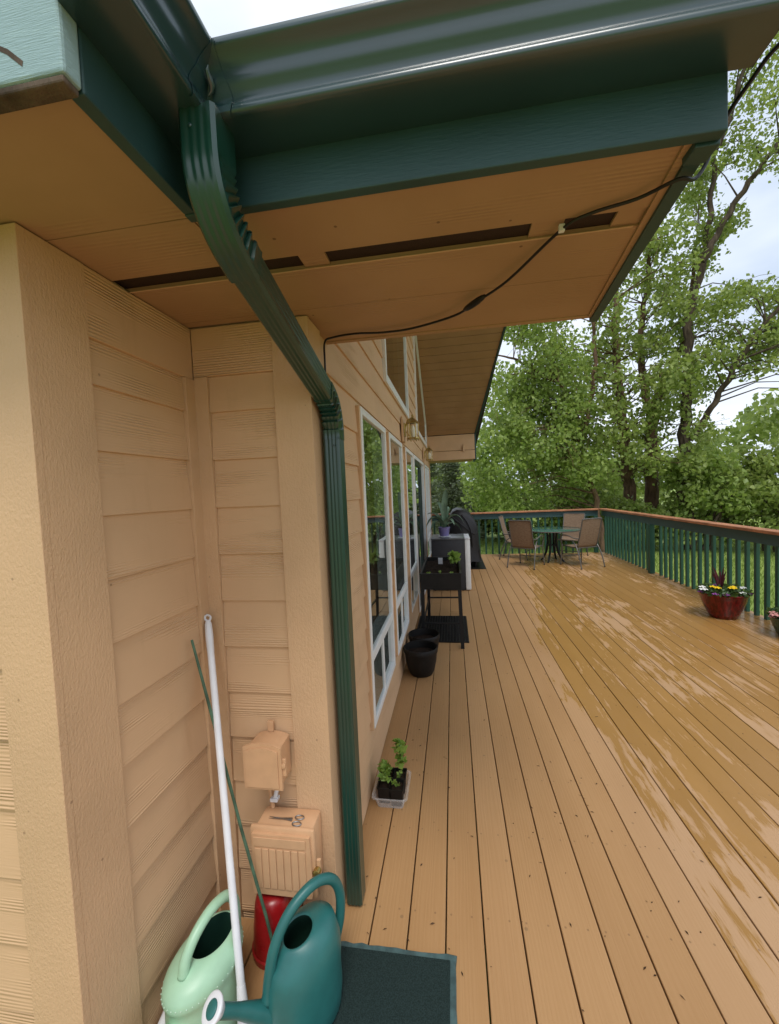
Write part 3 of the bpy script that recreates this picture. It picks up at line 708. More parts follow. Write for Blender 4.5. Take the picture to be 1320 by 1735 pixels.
for yy in (.014, -.016):
    MB().tube([(.045+.017*math.cos(a), yy+.010*math.sin(a), .003) for a in [i*math.pi/8 for i in range(17)]], .0022, 6).build('finger_loop', MAT['steel'], sc, True)
cd1 = tag(empty('conduit', (-.725, 1.46, .49)), 'white conduit pipe with bracket running between the two utility boxes', 'conduit')
C1 = Matrix.Translation((.725, -1.46, -.49))
MB().tube([(-.712, 1.452, .64), (-.716, 1.452, .58), (-.728, 1.452, .53)], .0085, 10).build('pipe', MAT['wplast'], cd1, True, C1)
MB().box(-.745, -.715, 1.44, 1.466, .520, .534, .002).build('bracket', MAT['wplast'], cd1, False, C1)
cd2 = tag(MB().tube([(-.752, 1.458, .645), (-.750, 1.458, .56), (-.742, 1.458, .487)], .008, 8).build('cable_pipe', MAT['tanbox'], None, True), 'tan painted cable pipe between the utility boxes, left of the white conduit', 'conduit')
cd3 = tag(MB().tube([(-.66, 1.456, .244), (-.655, 1.456, .12), (-.655, 1.456, .0)], .010, 10).build('copper_pipe', plain('copper', (.40, .13, .05), .4, .5, .7), None, True), 'coppery pipe dropping from the ribbed utility box to the deck', 'pipe')

# ================================================================== ALCOVE CLUTTER
# doormat
mt = tag(empty('doormat', (-.27, 1.15, 0)), 'dark green doormat with a scuffed rubber border on the deck', 'doormat')
rm = random.Random(2); m_ = MB()
def mat_ring(x0, x1, y0, y1, n=14, j=.004):
    out = []
    for (a, b), (c_, d) in (((x0, y0), (x1, y0)), ((x1, y0), (x1, y1)), ((x1, y1), (x0, y1)), ((x0, y1), (x0, y0))):
        for k in range(n): t = k/n; out.append((a+(c_-a)*t+rm.uniform(-j, j), b+(d-b)*t+rm.uniform(-j, j)))
    return out
W_, D_ = .225, .27
o1 = mat_ring(-W_, W_, -D_, D_); i1 = mat_ring(-W_+.02, W_-.02, -D_+.02, D_-.02, j=.002)
m_.rings([[(x, y, .0015) for x, y in o1], [(x, y, .007) for x, y in o1], [(x*.985, y*.985, .011) for x, y in o1], [(x, y, .0095) for x, y in i1]], True, True)
m_.build('border', MAT['mate'], mt, True)
MB().box(-W_+.021, W_-.021, -D_+.021, D_-.021, .0098, .0125, .001).build('pile', MAT['matg'], mt)

def ell(c_, a, b, z, n=36, sq=1.0):
    out = []
    for k in range(n):
        t = 2*math.pi*k/n; ca, sa = math.cos(t), math.sin(t)
        out.append((c_+a*math.copysign(abs(ca)**sq, ca), b*math.copysign(abs(sa)**sq, sa), z))
    return out
def tilt(c_, a, b, z): return [(x, y, z_-.22*(x+.02)) for x, y, z_ in ell(c_, a, b, z)]
# teal can; local +x = spout direction
dirv = math.atan2(-.75, -.66)
tc_ = tag(empty('watering_can', (-.535, 1.19, .0128), dirv), 'dark teal plastic watering can with tall loop handle on the doormat edge', 'watering can', 'watering cans in the alcove')
rg = [ell(0, .118, .088, 0), ell(0, .126, .096, .012), ell(0, .132, .102, .07), ell(0, .130, .103, .14), ell(-.006, .128, .101, .195), ell(-.012, .119, .095, .235), tilt(-.012, .104, .085, .268), tilt(-.004, .084, .070, .288), tilt(.006, .064, .056, .298), tilt(.010, .054, .048, .303), tilt(.010, .050, .045, .3025), tilt(.010, .047, .042, .299)]
body = MB().rings(rg, True, False).build('body', MAT['teal'], tc_, 2)
MB().rings([tilt(.010, .0468, .0418, .299), ell(.0, .07, .06, .25), ell(0, .11, .085, .18), ell(0, .11, .085, .02)], False, True).build('inside', MAT['dark_in'], body, 2)
hpth = spline([(.122, 0, .150), (.112, 0, .220), (.088, 0, .305), (.032, 0, .378), (-.050, 0, .410), (-.118, 0, .385), (-.150, 0, .318), (-.148, 0, .235), (-.126, 0, .165)], 6)
MB().tube(hpth, [.020, .019]+[.0165]*(len(hpth)-4)+[.017, .018], 14).build('handle', MAT['teal'], tc_, 2)
sp = spline([(.10, 0, .095), (.145, 0, .135), (.20, 0, .190), (.262, 0, .246)], 6); nsp = len(sp)
MB().tube(sp, [.047-.029*min(1, i/(nsp-1)*1.35)**.6 for i in range(nsp)], 16).build('spout', MAT['teal'], tc_, 2)
rose = Matrix.Translation((.258, 0, .243)) @ Matrix.Rotation(R(42), 4, 'Y')
ro = MB().lathe([(.019, 0), (.026, .012), (.034, .022), (.037, .030), (.034, .033), (.022, .031)], 24).build('rose', MAT['wplast'], tc_, 2, rose)
MB().lathe([(.021, .0312), (.018, .034), (.002, .035)], 20).build('rose_plate', MAT['teal'], ro, 2)
# mint can
mc = tag(empty('watering_can', (-.838, 1.125, .001), math.atan2(-.97, -.25)), 'mint green plastic watering can with ribbed sides leaning near the wall', 'watering can', 'watering cans in the alcove')
rg = [ell(0, .125, .085, 0, 48), ell(0, .132, .092, .012, 48)]
for k in range(10): rg.append(ell(0, .134-.002*k*.4, .094, .03+.019*k, 48))
rg += [ell(0, .134, .096, .214, 48), ell(0, .136, .098, .226, 48), ell(-.002, .132, .096, .244, 48), ell(-.010, .118, .086, .262, 48), ell(-.024, .098, .070, .277, 48), ell(-.034, .080, .058, .284, 48), ell(-.036, .074, .053, .283, 48)]
for ri in range(2, 12):
    rg[ri] = [(x*(1-.018*(k % 2)), y*(1-.018*(k % 2)), z) for k, (x, y, z) in enumerate(rg[ri])]
body = MB().rings(rg, True, False).build('body', MAT['mint'], mc, 2)
MB().rings([ell(-.036, .0738, .0528, .283, 48), ell(-.02, .09, .07, .25, 48), ell(0, .115, .08, .18, 48), ell(0, .115, .08, .02, 48)], False, True).build('inside', MAT['dark_in'], body, 2)
hpth = spline([(.078, 0, .268), (.062, 0, .315), (.018, 0, .352), (-.045, 0, .368), (-.105, 0, .350), (-.135, 0, .30), (-.137, 0, .225), (-.134, 0, .15)], 6)
MB().tube(hpth, .0165, 14).build('handle', MAT['mint'], mc, 2)
sp = spline([(.10, 0, .10), (.150, 0, .15), (.19, 0, .205), (.235, 0, .27)], 6); nsp = len(sp)
MB().tube(sp, [.045-.026*i/(nsp-1) for i in range(nsp)], 16).build('spout', MAT['mint'], mc, 2)
dd = MB()
for k in range(44):
    t = 2*math.pi*k/44; dd.lathe([(.0020, -.0008), (.0020, .0008), (.0008, .0012)], 6, (.1352*math.cos(t), .0972*math.sin(t), .231))
dd.build('dot_trim', MAT['mint_l'], mc, True)
# red pot behind the cans
rp_ = tag(empty('red_pot', (-.725, 1.382, .001)), 'glossy red plastic pot turned upside down, half hidden behind the watering cans', 'pot')
MB().lathe([(.084, 0), (.086, .022), (.080, .025), (.075, .11), (.067, .185), (.062, .205), (.052, .219), (.035, .226), (.002, .228)], 40, cap1=True).build('shell', MAT['redp'], rp_, True)
# white pole with mop head
po = tag(empty('mop', (-.69, 1.09, .0)), 'white mop with a long pole propped in the corner of the alcove', 'mop')
P0, P1 = Vector((-.957, 1.440, 1.245)), Vector((-.688, 1.086, .055))
PM = Matrix.Translation((.69, -1.09, 0))
MB().tube([P1, P1.lerp(P0, .5), P1.lerp(P0, .965)], .0125, 14).build('pole', MAT['wplast'], po, True, PM)
MB().tube([P1.lerp(P0, .90), P1.lerp(P0, .95), P1.lerp(P0, .985), P1.lerp(P0, .995)], [.0128, .0145, .013, .009], 14).build('grip', MAT['wplast'], po, True, PM)
e_ = P1.lerp(P0, 1.004); t_ = (P0-P1).normalized(); sx_ = Vector((1, .2, 0)).normalized()
MB().tube([e_+(t_*math.cos(a)+sx_*math.sin(a))*.011 for a in [i*math.pi/8 for i in range(17)]], .0042, 6).build('hang_loop', MAT['wplast'], po, True, PM)
MB().tube([P1.lerp(P0, .10), P1.lerp(P0, .04), P1, P1+Vector((.004, -.004, -.03))], [.0135, .019, .024, .026], 14).build('socket', MAT['wplast'], po, True, PM)
hd = MB()
hd.lathe([(.075, 0), (.08, .01), (.078, .022), (.05, .035), (.02, .04)], 28, (-.660, 1.085, .003)); hd.build('head', MAT['wplast'], po, True, PM)
# green stake
stk = tag(MB().tube([(-.960, 1.34, 1.2), (-.905, 1.335, .96), (-.79, 1.305, .52), (-.705, 1.285, .225), (-.645, 1.262, .003)], [.0045, .0055, .0055, .0055, .0055], 8).build('plant_stake', MAT['stake'], None, True), 'thin green plant stake leaning in the alcove beside the white pole', 'stake')
# white channel lying along the wall
ch = MB(); prf = [(.016*math.cos(R(a)), .016*math.sin(R(a))) for a in range(-20, 250, 18)]; prf = prf+[(x*.86, y*.86) for x, y in prf[::-1]]
A, B = Vector((-.953, 1.345, .155)), Vector((-.953, .90, .03)); tt = (A-B).normalized(); sd_ = tt.cross(Vector((0, 0, 1))).normalized(); up_ = sd_.cross(tt)
ch.prism(prf, lambda p, t: B.lerp(A, t)+sd_*p[0]+up_*p[1], 0, 1)
tag(ch.build('plastic_channel', MAT['wplast'], None, True), 'white plastic channel lying against the alcove wall behind the mint can', 'channel')

# ================================================================== LEAF TOOLS
def leaf_mesh(name, C, size, rng, droop=.3, aspect=.75, fold=.25, dirs=None):
    """C (N,3) centres -> N folded kite leaves"""
    N = len(C); C = np.asarray(C, float)
    sz = size*rng.uniform(.65, 1.35, N)[:, None]
    d = rng.normal(size=(N, 3)); d[:, 2] -= droop*2
    if dirs is not None: d = d*.45+dirs
    d /= np.linalg.norm(d, axis=1)[:, None]
    q = rng.normal(size=(N, 3)); q[:, 2] += .6
    s_ = np.cross(d, q); s_ /= np.linalg.norm(s_, axis=1)[:, None]; n_ = np.cross(s_, d)
    b = C-d*sz*.5; tip = C+d*sz*.5
    l = C-d*sz*.08+s_*sz*aspect*.5+n_*sz*fold*.3; r_ = C-d*sz*.08-s_*sz*aspect*.5+n_*sz*fold*.3
    V = np.stack([b, l, tip, r_], 1).reshape(-1, 3)
    me = bpy.data.meshes.new(name); me.vertices.add(4*N); me.vertices.foreach_set('co', V.ravel().astype(np.float32))
    idx = np.arange(4*N).reshape(N, 4); tri = idx[:, [0, 1, 2, 0, 2, 3]].reshape(-1)
    me.loops.add(6*N); me.loops.foreach_set('vertex_index', tri.astype(np.int32))
    me.polygons.add(2*N); me.polygons.foreach_set('loop_start', (np.arange(2*N)*3).astype(np.int32)); me.polygons.foreach_set('loop_total', np.full(2*N, 3, np.int32))
    me.update(calc_edges=True); return me
def blade(path, widths, up=(0, 0, 1), fold=.25):
    """strap leaf as a folded strip"""
    P = [Vector(p) for p in path]; m_ = MB(); n = len(P)
    for i, p in enumerate(P):
        t = (P[min(i+1, n-1)]-P[max(i-1, 0)]).normalized(); s_ = t.cross(Vector(up))
        s_ = s_.normalized() if s_.length > 1e-4 else Vector((1, 0, 0)); u_ = s_.cross(t)
        m_.v += [tuple(p+s_*widths[i]+u_*widths[i]*fold), tuple(p), tuple(p-s_*widths[i]+u_*widths[i]*fold)]
    for i in range(n-1):
        m_.f += [(3*i, 3*i+1, 3*i+4, 3*i+3), (3*i+1, 3*i+2, 3*i+5, 3*i+4)]
    return m_
def herb(parent, base, h, n, spread, rng, mat, size=.03, stem=True):
    """small leafy plant: stem with whorls of leaves"""
    bx, by, bz = base
    if stem: MB().tube([(bx, by, bz), (bx+.004, by, bz+h*.5), (bx, by+.004, bz+h)], .0022, 6).build('stem', MAT['stake'], parent, True)
    C = np.zeros((n, 3)); t = rng.uniform(.25, 1, n)**.8; a = rng.uniform(0, 2*math.pi, n); r_ = spread*rng.uniform(.25, 1, n)*(1.1-.4*t)
    C[:, 0] = bx+np.cos(a)*r_; C[:, 1] = by+np.sin(a)*r_; C[:, 2] = bz+h*t
    D = np.stack([np.cos(a), np.sin(a), np.full(n, .25)], 1)
    return link('foliage', leaf_mesh('foliage', C, size, rng, .0, .8, .4, D), MAT[mat], parent)
RNG = np.random.default_rng(7)

# ================================================================== SEEDLING TRAY
tr = tag(empty('seedling_tray', (-.392, 2.19, .001)), 'clear plastic tray by the wall holding small black nursery pots', 'tray')
def rrect(hx, hy, r, z, n=4):
    out = []
    for cx, cy, a0 in ((hx-r, hy-r, 0), (-hx+r, hy-r, 90), (-hx+r, -hy+r, 180), (hx-r, -hy+r, 270)):
        for k in range(n+1): a = R(a0+90*k/n); out.append((cx+r*math.cos(a), cy+r*math.sin(a), z))
    return out
MB().rings([rrect(.072, .095, .02, 0), rrect(.086, .112, .02, .062), rrect(.098, .122, .022, .064), rrect(.098, .122, .022, .058)], True, False).build('shell', MAT['clear'], tr, True)
for i, (x, y, lab) in enumerate([(-.035, .045, 'tall'), (.038, .048, 'x'), (.035, -.045, 'y')]):
    lb = ['square black nursery pot with a leafy green seedling, left side of the tray', 'square black nursery pot at the rear right of the tray with the tallest seedling', 'square black nursery pot at the front right of the tray with a tiny seedling'][i]
    npot = tag(empty('nursery_pot', (-.392+x, 2.19+y, .003)), lb, 'nursery pot', 'nursery pots in the clear tray')
    hx = .036; hy = .043 if i else .085
    if i == 0: npot.location.y = 2.195
    MB().rings([rrect(hx*.8, hy*.85, .006, 0), rrect(hx, hy, .006, .088), rrect(hx+.003, hy+.003, .007, .09), rrect(hx+.003, hy+.003, .007, .094), rrect(hx-.003, hy-.003, .006, .094), rrect(hx-.005, hy-.005, .006, .078)], True, True).build('shell', MAT['blackp'], npot)
    MB().rings([rrect(hx-.006, hy-.006, .005, .0785), rrect(hx-.008, hy-.008, .005, .0815)], True, True).build('soil', MAT['soil'], npot)
    if i == 0:
        herb(npot, (-.004, .03, .08), .075, 34, .040, RNG, 'pl', .040); herb(npot, (0, -.02, .08), .05, 24, .036, RNG, 'pl', .036)
    elif i == 1:
        herb(npot, (.004, .01, .08), .20, 46, .040, RNG, 'pl', .048); herb(npot, (.0, -.02, .08), .03, 8, .022, RNG, 'pl', .026)
    else: herb(npot, (-.005, .0, .08), .035, 14, .026, RNG, 'pl', .026)

# ================================================================== BLACK POTS
def black_pot(x, y, label, rot):
    t = tag(empty('plant_pot', (x, y, .001), rot), label, 'pot', 'empty black pots by the windows')
    MB().lathe([(.095, 0), (.106, .006), (.128, .06), (.143, .13), (.150, .20), (.1515, .21), (.1585, .213), (.1595, .252), (.156, .257), (.150, .255), (.146, .21)], 40, cap1=False).build('shell', MAT['blackp'], t, True)
    MB().lathe([(.144, .19), (.10, .197), (.05, .205), (.01, .20)], 24).build('soil', MAT['soil'], t, True)
black_pot(-.342, 3.74, 'black plastic plant pot in front, nearest the camera of the pair by the windows', 0)
black_pot(-.335, 4.085, 'black plastic plant pot tucked behind another black pot, dry stalks inside', .6)

# ================================================================== RAISED PLANTER STAND
rpn = tag(empty('planter_stand', (-.155, 4.9, .0)), 'black raised planter box on four legs beside the windows', 'planter')
X0, X1, Y0, Y1, ZT = -.215, .215, -.545, .545, .80
t_ = MB()
for a in ((X0, X1, Y0, Y0+.012), (X0, X1, Y1-.012, Y1), (X0, X0+.012, Y0+.012, Y1-.012), (X1-.012, X1, Y0+.012, Y1-.012)): t_.box(*a, .64, ZT)
t_.box(X0+.012, X1-.012, Y0+.012, Y1-.012, .64, .652); t_.build('trough', MAT['blackp'], rpn)
for a in ((X0-.008, X1+.008, Y0-.008, Y0+.014), (X0-.008, X1+.008, Y1-.014, Y1+.008), (X0-.008, X0+.014, Y0+.0145, Y1-.0145), (X1-.014, X1+.008, Y0+.0145, Y1-.0145)):
    MB().box(*a, ZT+.0006, ZT+.014, .003).build('rim', MAT['black'], rpn)
for sx_ in (-1, 1):
    for sy_ in (-1, 1):
        l_ = MB(); l_.prism([(-.019, -.019), (.019, -.019), (.019, .019), (-.019, .019)], lambda p, t: (sx_*(.197+.012*(1-t))+p[0], sy_*(.527+.012*(1-t))+p[1], t*.64), .0015, 1); l_.build('leg', MAT['black'], rpn)
for yy in (-.53, .53): MB().box(-.19, .19, yy-.008, yy+.008, .26, .278).build('stretcher', MAT['black'], rpn)
for xx in (-.2, .2): MB().box(xx-.008, xx+.008, -.52, .52, .26, .278).build('stretcher', MAT['black'], rpn)
so = MB(); n = 16; g = [[(-.2+.4*i/n, -.53+1.06*j/n, .765+RNG.uniform(-.012, .012)) for i in range(n+1)] for j in range(n+1)]
so.v = [p for r_ in g for p in r_]; so.f = [(j*(n+1)+i, j*(n+1)+i+1, (j+1)*(n+1)+i+1, (j+1)*(n+1)+i) for j in range(n) for i in range(n)]
so.build('soil', MAT['soil'], rpn, 2)
def plant(name, x, y, z, label, cat='plant', **k):
    t = tag(empty(name, (x, y, z)), label, cat); herb(t, (0, 0, 0), **k); return t
plant('pepper_plant', -.01, 5.02, .77, 'bushy light green plant growing in the raised black planter', h=.17, n=70, spread=.085, rng=RNG, mat='pl', size=.07)
for i, (x, y) in enumerate([(-.29, 4.50), (-.17, 4.56), (-.04, 4.52)]):
    plant('seedling', x, y, .77, ['tiny pale seedling in the raised planter, nearest the windows', 'tiny pale seedling in the middle of the raised planter', 'tiny pale seedling in the raised planter, nearest the open deck side'][i], h=.03, n=7, spread=.02, rng=RNG, mat='pl', size=.032)
tag(MB().box(-.205, -.15, 5.18, 5.183, .765, .845).build('plant_tag', MAT['wplast'], None), 'small white plant tag stuck in the raised planter soil', 'tag')
md = tag(empty('door_mat', (-.18, 4.99, 0)), 'black openwork rubber mat under the raised planter by the door', 'doormat')
fm = MB(); n = 30
MB().box(-.31, .31, -.475, .475, .0015, .005).build('base', MAT['blackp'], md)
for i in range(19): fm.tube([(-.30+.6*i/18, -.465, .008), (-.30+.6*i/18, .465, .008)], .006, 5)
for j in range(28): fm.tube([(-.30, -.465+.93*j/27, .0085), (.30, -.465+.93*j/27, .0085)], .005, 5)
fm.build('lattice', MAT['blackp'], md)

# ================================================================== CABINET + AGAVE + GRILL
cb_ = tag(empty('cabinet', (-.09, 7.2, 0)), 'grey cabinet with a white door edge standing beyond the raised planter', 'cabinet')
MB().box(-.29, .265, -.335, .335, .012, .860, .012).build('body', MAT['grey'], cb_, True)
MB().box(.266, .352, -.338, .338, .018, .862, .012).build('door', MAT['white'], cb_, True)
MB().box(-.295, .262, -.342, .342, .8605, .888, .006).build('top', MAT['greyt'], cb_, True)
MB().box(.2655, .354, -.342, .342, .8625, .886, .005).build('top_trim', MAT['wplast'], cb_, True)
for x, y in ((-.25, -.3), (.22, -.3), (-.25, .3), (.22, .3)): MB().lathe([(.02, .001), (.02, .012)], 10, (x, y, 0)).build('foot', MAT['black'], cb_)
ap = tag(empty('agave_plant', (-.16, 7.12, .889)), 'agave with long grey green leaves in a lavender pot on the cabinet', 'potted plant')
MB().lathe([(.095, 0), (.11, .004), (.112, .014), (.095, .016)], 28).build('saucer', MAT['wplast'], ap, True)
MB().lathe([(.065, .0165), (.074, .02), (.088, .08), (.096, .145), (.102, .148), (.103, .168), (.097, .17), (.09, .15)], 28, cap1=True).build('pot', MAT['lav'], ap, True)
rl = random.Random(11)
LV = [(.08, -.02, .62, .12), (-.30, -.22, .24, -.24), (.34, -.02, .26, -.20), (-.30, .2, .26, -.05), (.18, -.2, .18, -.14), (-.22, -.2, .16, -.2), (.1, .25, .32, .05), (.30, .12, .10, -.2), (-.12, .1, .42, .1)]
for i, (dx, dy_, dz, drop) in enumerate(LV):
    pth = bez((0, 0, .15), (dx*.25, dy_*.25, .15+dz*.9), (dx*.7, dy_*.7, .17+dz*1.05), (dx, dy_, .17+dz+min(0, drop)), 9)
    blade(pth, [.026, .040, .050, .053, .051, .046, .038, .029, .017, .001], (0, 0, 1) if abs(dx) > .1 else (0, -1, .2), .5).build('leaf', MAT['agave'], ap, 2)
gr = tag(empty('covered_grill', (.23, 9.45, 0)), 'barbecue grill under a black cloth cover at the end of the deck', 'grill')
prof_g = [(-.33, .16), (-.335, .5), (-.33, .95), (-.30, 1.12), (-.24, 1.22), (-.14, 1.255), (-.02, 1.24), (.08, 1.19), (.17, 1.11), (.235, 1.02), (.275, .92), (.292, .80), (.298, .6), (.305, .4), (.318, .24), (.325, .13)]
gm = MB(); rings = []; ny = 26
for j in range(ny+1):
    t = j/ny; y = -.60+1.25*t; e = min(1, t/.10, (1-t)/.10); e = math.sin(e*math.pi/2)
    ring = []
    for i, (x, z) in enumerate(prof_g):
        fold = .014*math.sin(9*t+i*.9)+.012*math.sin(23*t+1.7*i)
        k = .90+.10*e
        zz = z if z < .2 else z-(1-e)*.10*(z/1.25)
        ring.append((x*k+fold*(.4 if z > .9 else 1), y, zz+.01*math.sin(17*t+i)*(z > .9)))
    rings.append(ring)
npf = len(prof_g)
for r_ in rings: gm.v += r_
for j in range(ny):
    for i in range(npf-1): gm.f.append((j*npf+i, j*npf+i+1, (j+1)*npf+i+1, (j+1)*npf+i))
for j in (0, ny):
    r_ = rings[j]; b = j*npf
    nrow = npf//2
    for i in range(nrow-1): gm.f.append((b+i, b+i+1, b+npf-2-i, b+npf-1-i))
gm.build('cover', MAT['cover'], gr, 2)
for x, y in ((-.22, -.45), (.22, -.45), (-.22, .5), (.22, .5)): MB().lathe([(.03, .0075), (.03, .3)], 12, (x, y, 0)).build('leg', MAT['black'], gr, True)
for yy in (-.615, ):
    MB().tube(spline([(-.26, yy, 1.12), (-.1, yy-.012, .98), (.08, yy-.008, .82), (.22, yy+.01, .72)], 5), .010, 6).build('cover_fold', MAT['cover'], gr, True)
    MB().tube(spline([(-.05, yy, 1.15), (.06, yy-.01, 1.0), (.14, yy-.01, .78), (.16, yy, .45)], 5), .011, 6).build('cover_fold', MAT['cover'], gr, True)
tag(MB().box(-.30, .655, 8.70, 10.42, .0015, .007, .002).build('grill_mat', MAT['blackp'], None), 'dark flat mat on the deck under the covered grill', 'mat')

# ================================================================== TABLE + CHAIRS
tb = tag(empty('patio_table', (2.16, 9.50, 0)), 'round patio table with green glass top at the far end of the deck', 'table')
MB().lathe([(.585, .708), (.60, .712), (.60, .722), (.59, .726)], 48).build('tabletop', MAT['tglass'], tb, True)
MB().lathe([(.602, .700), (.612, .704), (.612, .724), (.602, .727)], 48, cap0=False, cap1=False).build('rim', MAT['frame'], tb, True)
for k in range(4):
    a = R(45+90*k+12); ca, sa = math.cos(a), math.sin(a)
    l_ = MB(); l_.tube([(ca*q, sa*q, z) for q, z in ((.26, .0135), (.21, .05), (.13, .22), (.09, .45), (.10, .62), (.2, .700))], [.017, .021, .024, .024, .021, .018], 10); l_.build('leg', MAT['black'], tb, True)
MB().lathe([(.10, .36), (.10, .375)], 20).build('brace', MAT['black'], tb)
def make_chair():
    t = empty('patio_chair')
    W = .235
    # profile of the side rail in (y, z): chair faces +y
    back = spline([(0, -.33, .99), (0, -.32, .95), (0, -.265, .72), (0, -.20, .50), (0, -.165, .43), (0, -.10, .405)], 5)
    seat = spline([(0, -.10, .405), (0, .05, .41), (0, .20, .425), (0, .25, .415)], 5)
    for nm, P in (('backrest', back), ('seat', seat)):
        m_ = MB()
        for i, p in enumerate(P):
            for s_ in (-1, 0, 1): m_.v.append((s_*W, p[1]+(0 if s_ else -.012), p[2]-(0 if s_ else .004)))
        for i in range(len(P)-1):
            for j in (0, 1): m_.f.append((3*i+j, 3*i+j+1, 3*i+4+j, 3*i+3+j))
        b = len(m_.v); m_.v += [(x, y+.004, z+.003) for x, y, z in m_.v[:b]]; m_.f += [tuple(q+b for q in f[::-1]) for f in m_.f]
        m_.build(nm, MAT['sling'], t, 2)
    for s_ in (-1, 1):
        MB().tube([(s_*W, p[1], p[2]) for p in back+seat[1:]], .0125, 8).build('side_rail', MAT['frame'], t, True)
        MB().tube(spline([(s_*(W+.02), .24, .40), (s_*(W+.04), .26, .58), (s_*(W+.045), .22, .635), (s_*(W+.04), .05, .645), (s_*(W+.03), -.13, .60), (s_*(W+.015), -.235, .60)], 5), .0125, 8).build('armrest', MAT['frame'], t, True)
        MB().tube([(s_*(W+.02), .245, .42), (s_*(W+.03), .29, .012)], .0125, 8).build('leg', MAT['frame'], t, True)
        MB().tube(spline([(s_*(W+.01), -.05, .545), (s_*(W+.03), -.18, .43), (s_*(W+.045), -.28, .22), (s_*(W+.05), -.335, .012)], 5), .0125, 8).build('leg', MAT['frame'], t, True)
        for y_ in (.29, -.335): MB().lathe([(.016, .0012), (.016, .02)], 10, (s_*(W+(.03 if y_ > 0 else .05)), y_, 0)).build('foot', MAT['black'], t)
    MB().tube([(-W, -.33, .99), (-W*.8, -.337, 1.0), (W*.8, -.337, 1.0), (W, -.33, .99)], .0125, 8).build('top_rail', MAT['frame'], t, True)
    MB().tube([(-W-.03, .275, .18), (W+.03, .275, .18)], .010, 8).build('stretcher', MAT['frame'], t, True)
    MB().tube([(-W-.03, -.17, .40), (W+.03, -.17, .40)], .010, 8).build('stretcher', MAT['frame'], t, True)
    return t
ch0 = make_chair()
CH = [(1.52, 8.98, math.atan2(.47, .29)-math.pi/2, 'brown sling patio chair left of the table with its back to the camera'),
      (2.60, 8.95, math.atan2(.9, -.43)-math.pi/2, 'brown sling patio chair right of the table with its back to the camera'),
      (2.69, 10.02, math.atan2(-.9, -.55)-math.pi/2, 'brown sling patio chair behind the glass table facing the camera'),
      (1.45, 10.02, math.atan2(-.3, 1)-math.pi/2, 'brown sling patio chair half hidden behind the left chair')]
for i, (x, y, a, lab) in enumerate(CH):
    o = ch0 if i == 0 else copy_tree(ch0)
    o.location = (x, y, 0); o.rotation_euler = (0, 0, a); tag(o, lab, 'chair', 'chairs around the patio table')

# ================================================================== RAILING
def railing(axis, fixed, a0, a1, label, posts, n):
    t = tag(empty('railing', (fixed, a0, 0) if axis == 'y' else (a0, fixed, 0)), label, 'railing', 'railings round the deck')
    RM = Matrix.Translation((-fixed, -a0, 0) if axis == 'y' else (-a0, -fixed, 0))
    def bx(d0, d1, s0, s1, z0, z1, c_=.003):
        return MB().box(fixed+d0, fixed+d1, s0, s1, z0, z1, c_) if axis == 'y' else MB().box(s0, s1, fixed+d0, fixed+d1, z0, z1, c_)
    bx(-.085, .075, a0, a1, 1.045, 1.083, .006).build('cap_rail', MAT['cap'], t, False, RM)
    bx(-.020, .020, a0, a1, .905, 1.0445).build('beam', MAT['beam'], t, False, RM)
    me = None
    for k in range(n):
        s0 = a0+.09+(a1-a0-.18)*k/(n-1)
        if any(abs(s0-q) < .07 for q in posts): continue
        if me is None:
            o = bx(-.021, .021, a0-.021, a0+.021, .0, 1.0).build('baluster', MAT['rail'], t); me = o.data
            for v in me.vertices: v.co = RM @ v.co
            for v in me.vertices: v.co.z = -.09+v.co.z*.994
        else: o = link('baluster', me, MAT['rail'], t)
        # balusters are fixed to the outer face of beam and rim
        d = .0425
        o.location = (d, s0-a0, 0) if axis == 'y' else (s0-a0, d, 0)
    for q in posts:
        bx(-.065, -.0205 if False else .0195+.0, q-.045, q+.045, .001, .9045).build('post', MAT['rail'], t, False, RM)
    return t
railing('y', 3.60, -4.0, 10.64, 'green baluster railing with reddish wooden cap along the right side of the deck', (-3.9, -1.2, 1.9, 5.0, 8.1), 88)
railing('x', 10.64, -.9, 3.50, 'green baluster railing with reddish wooden cap across the far end of the deck', (-.6, 3.44), 27)

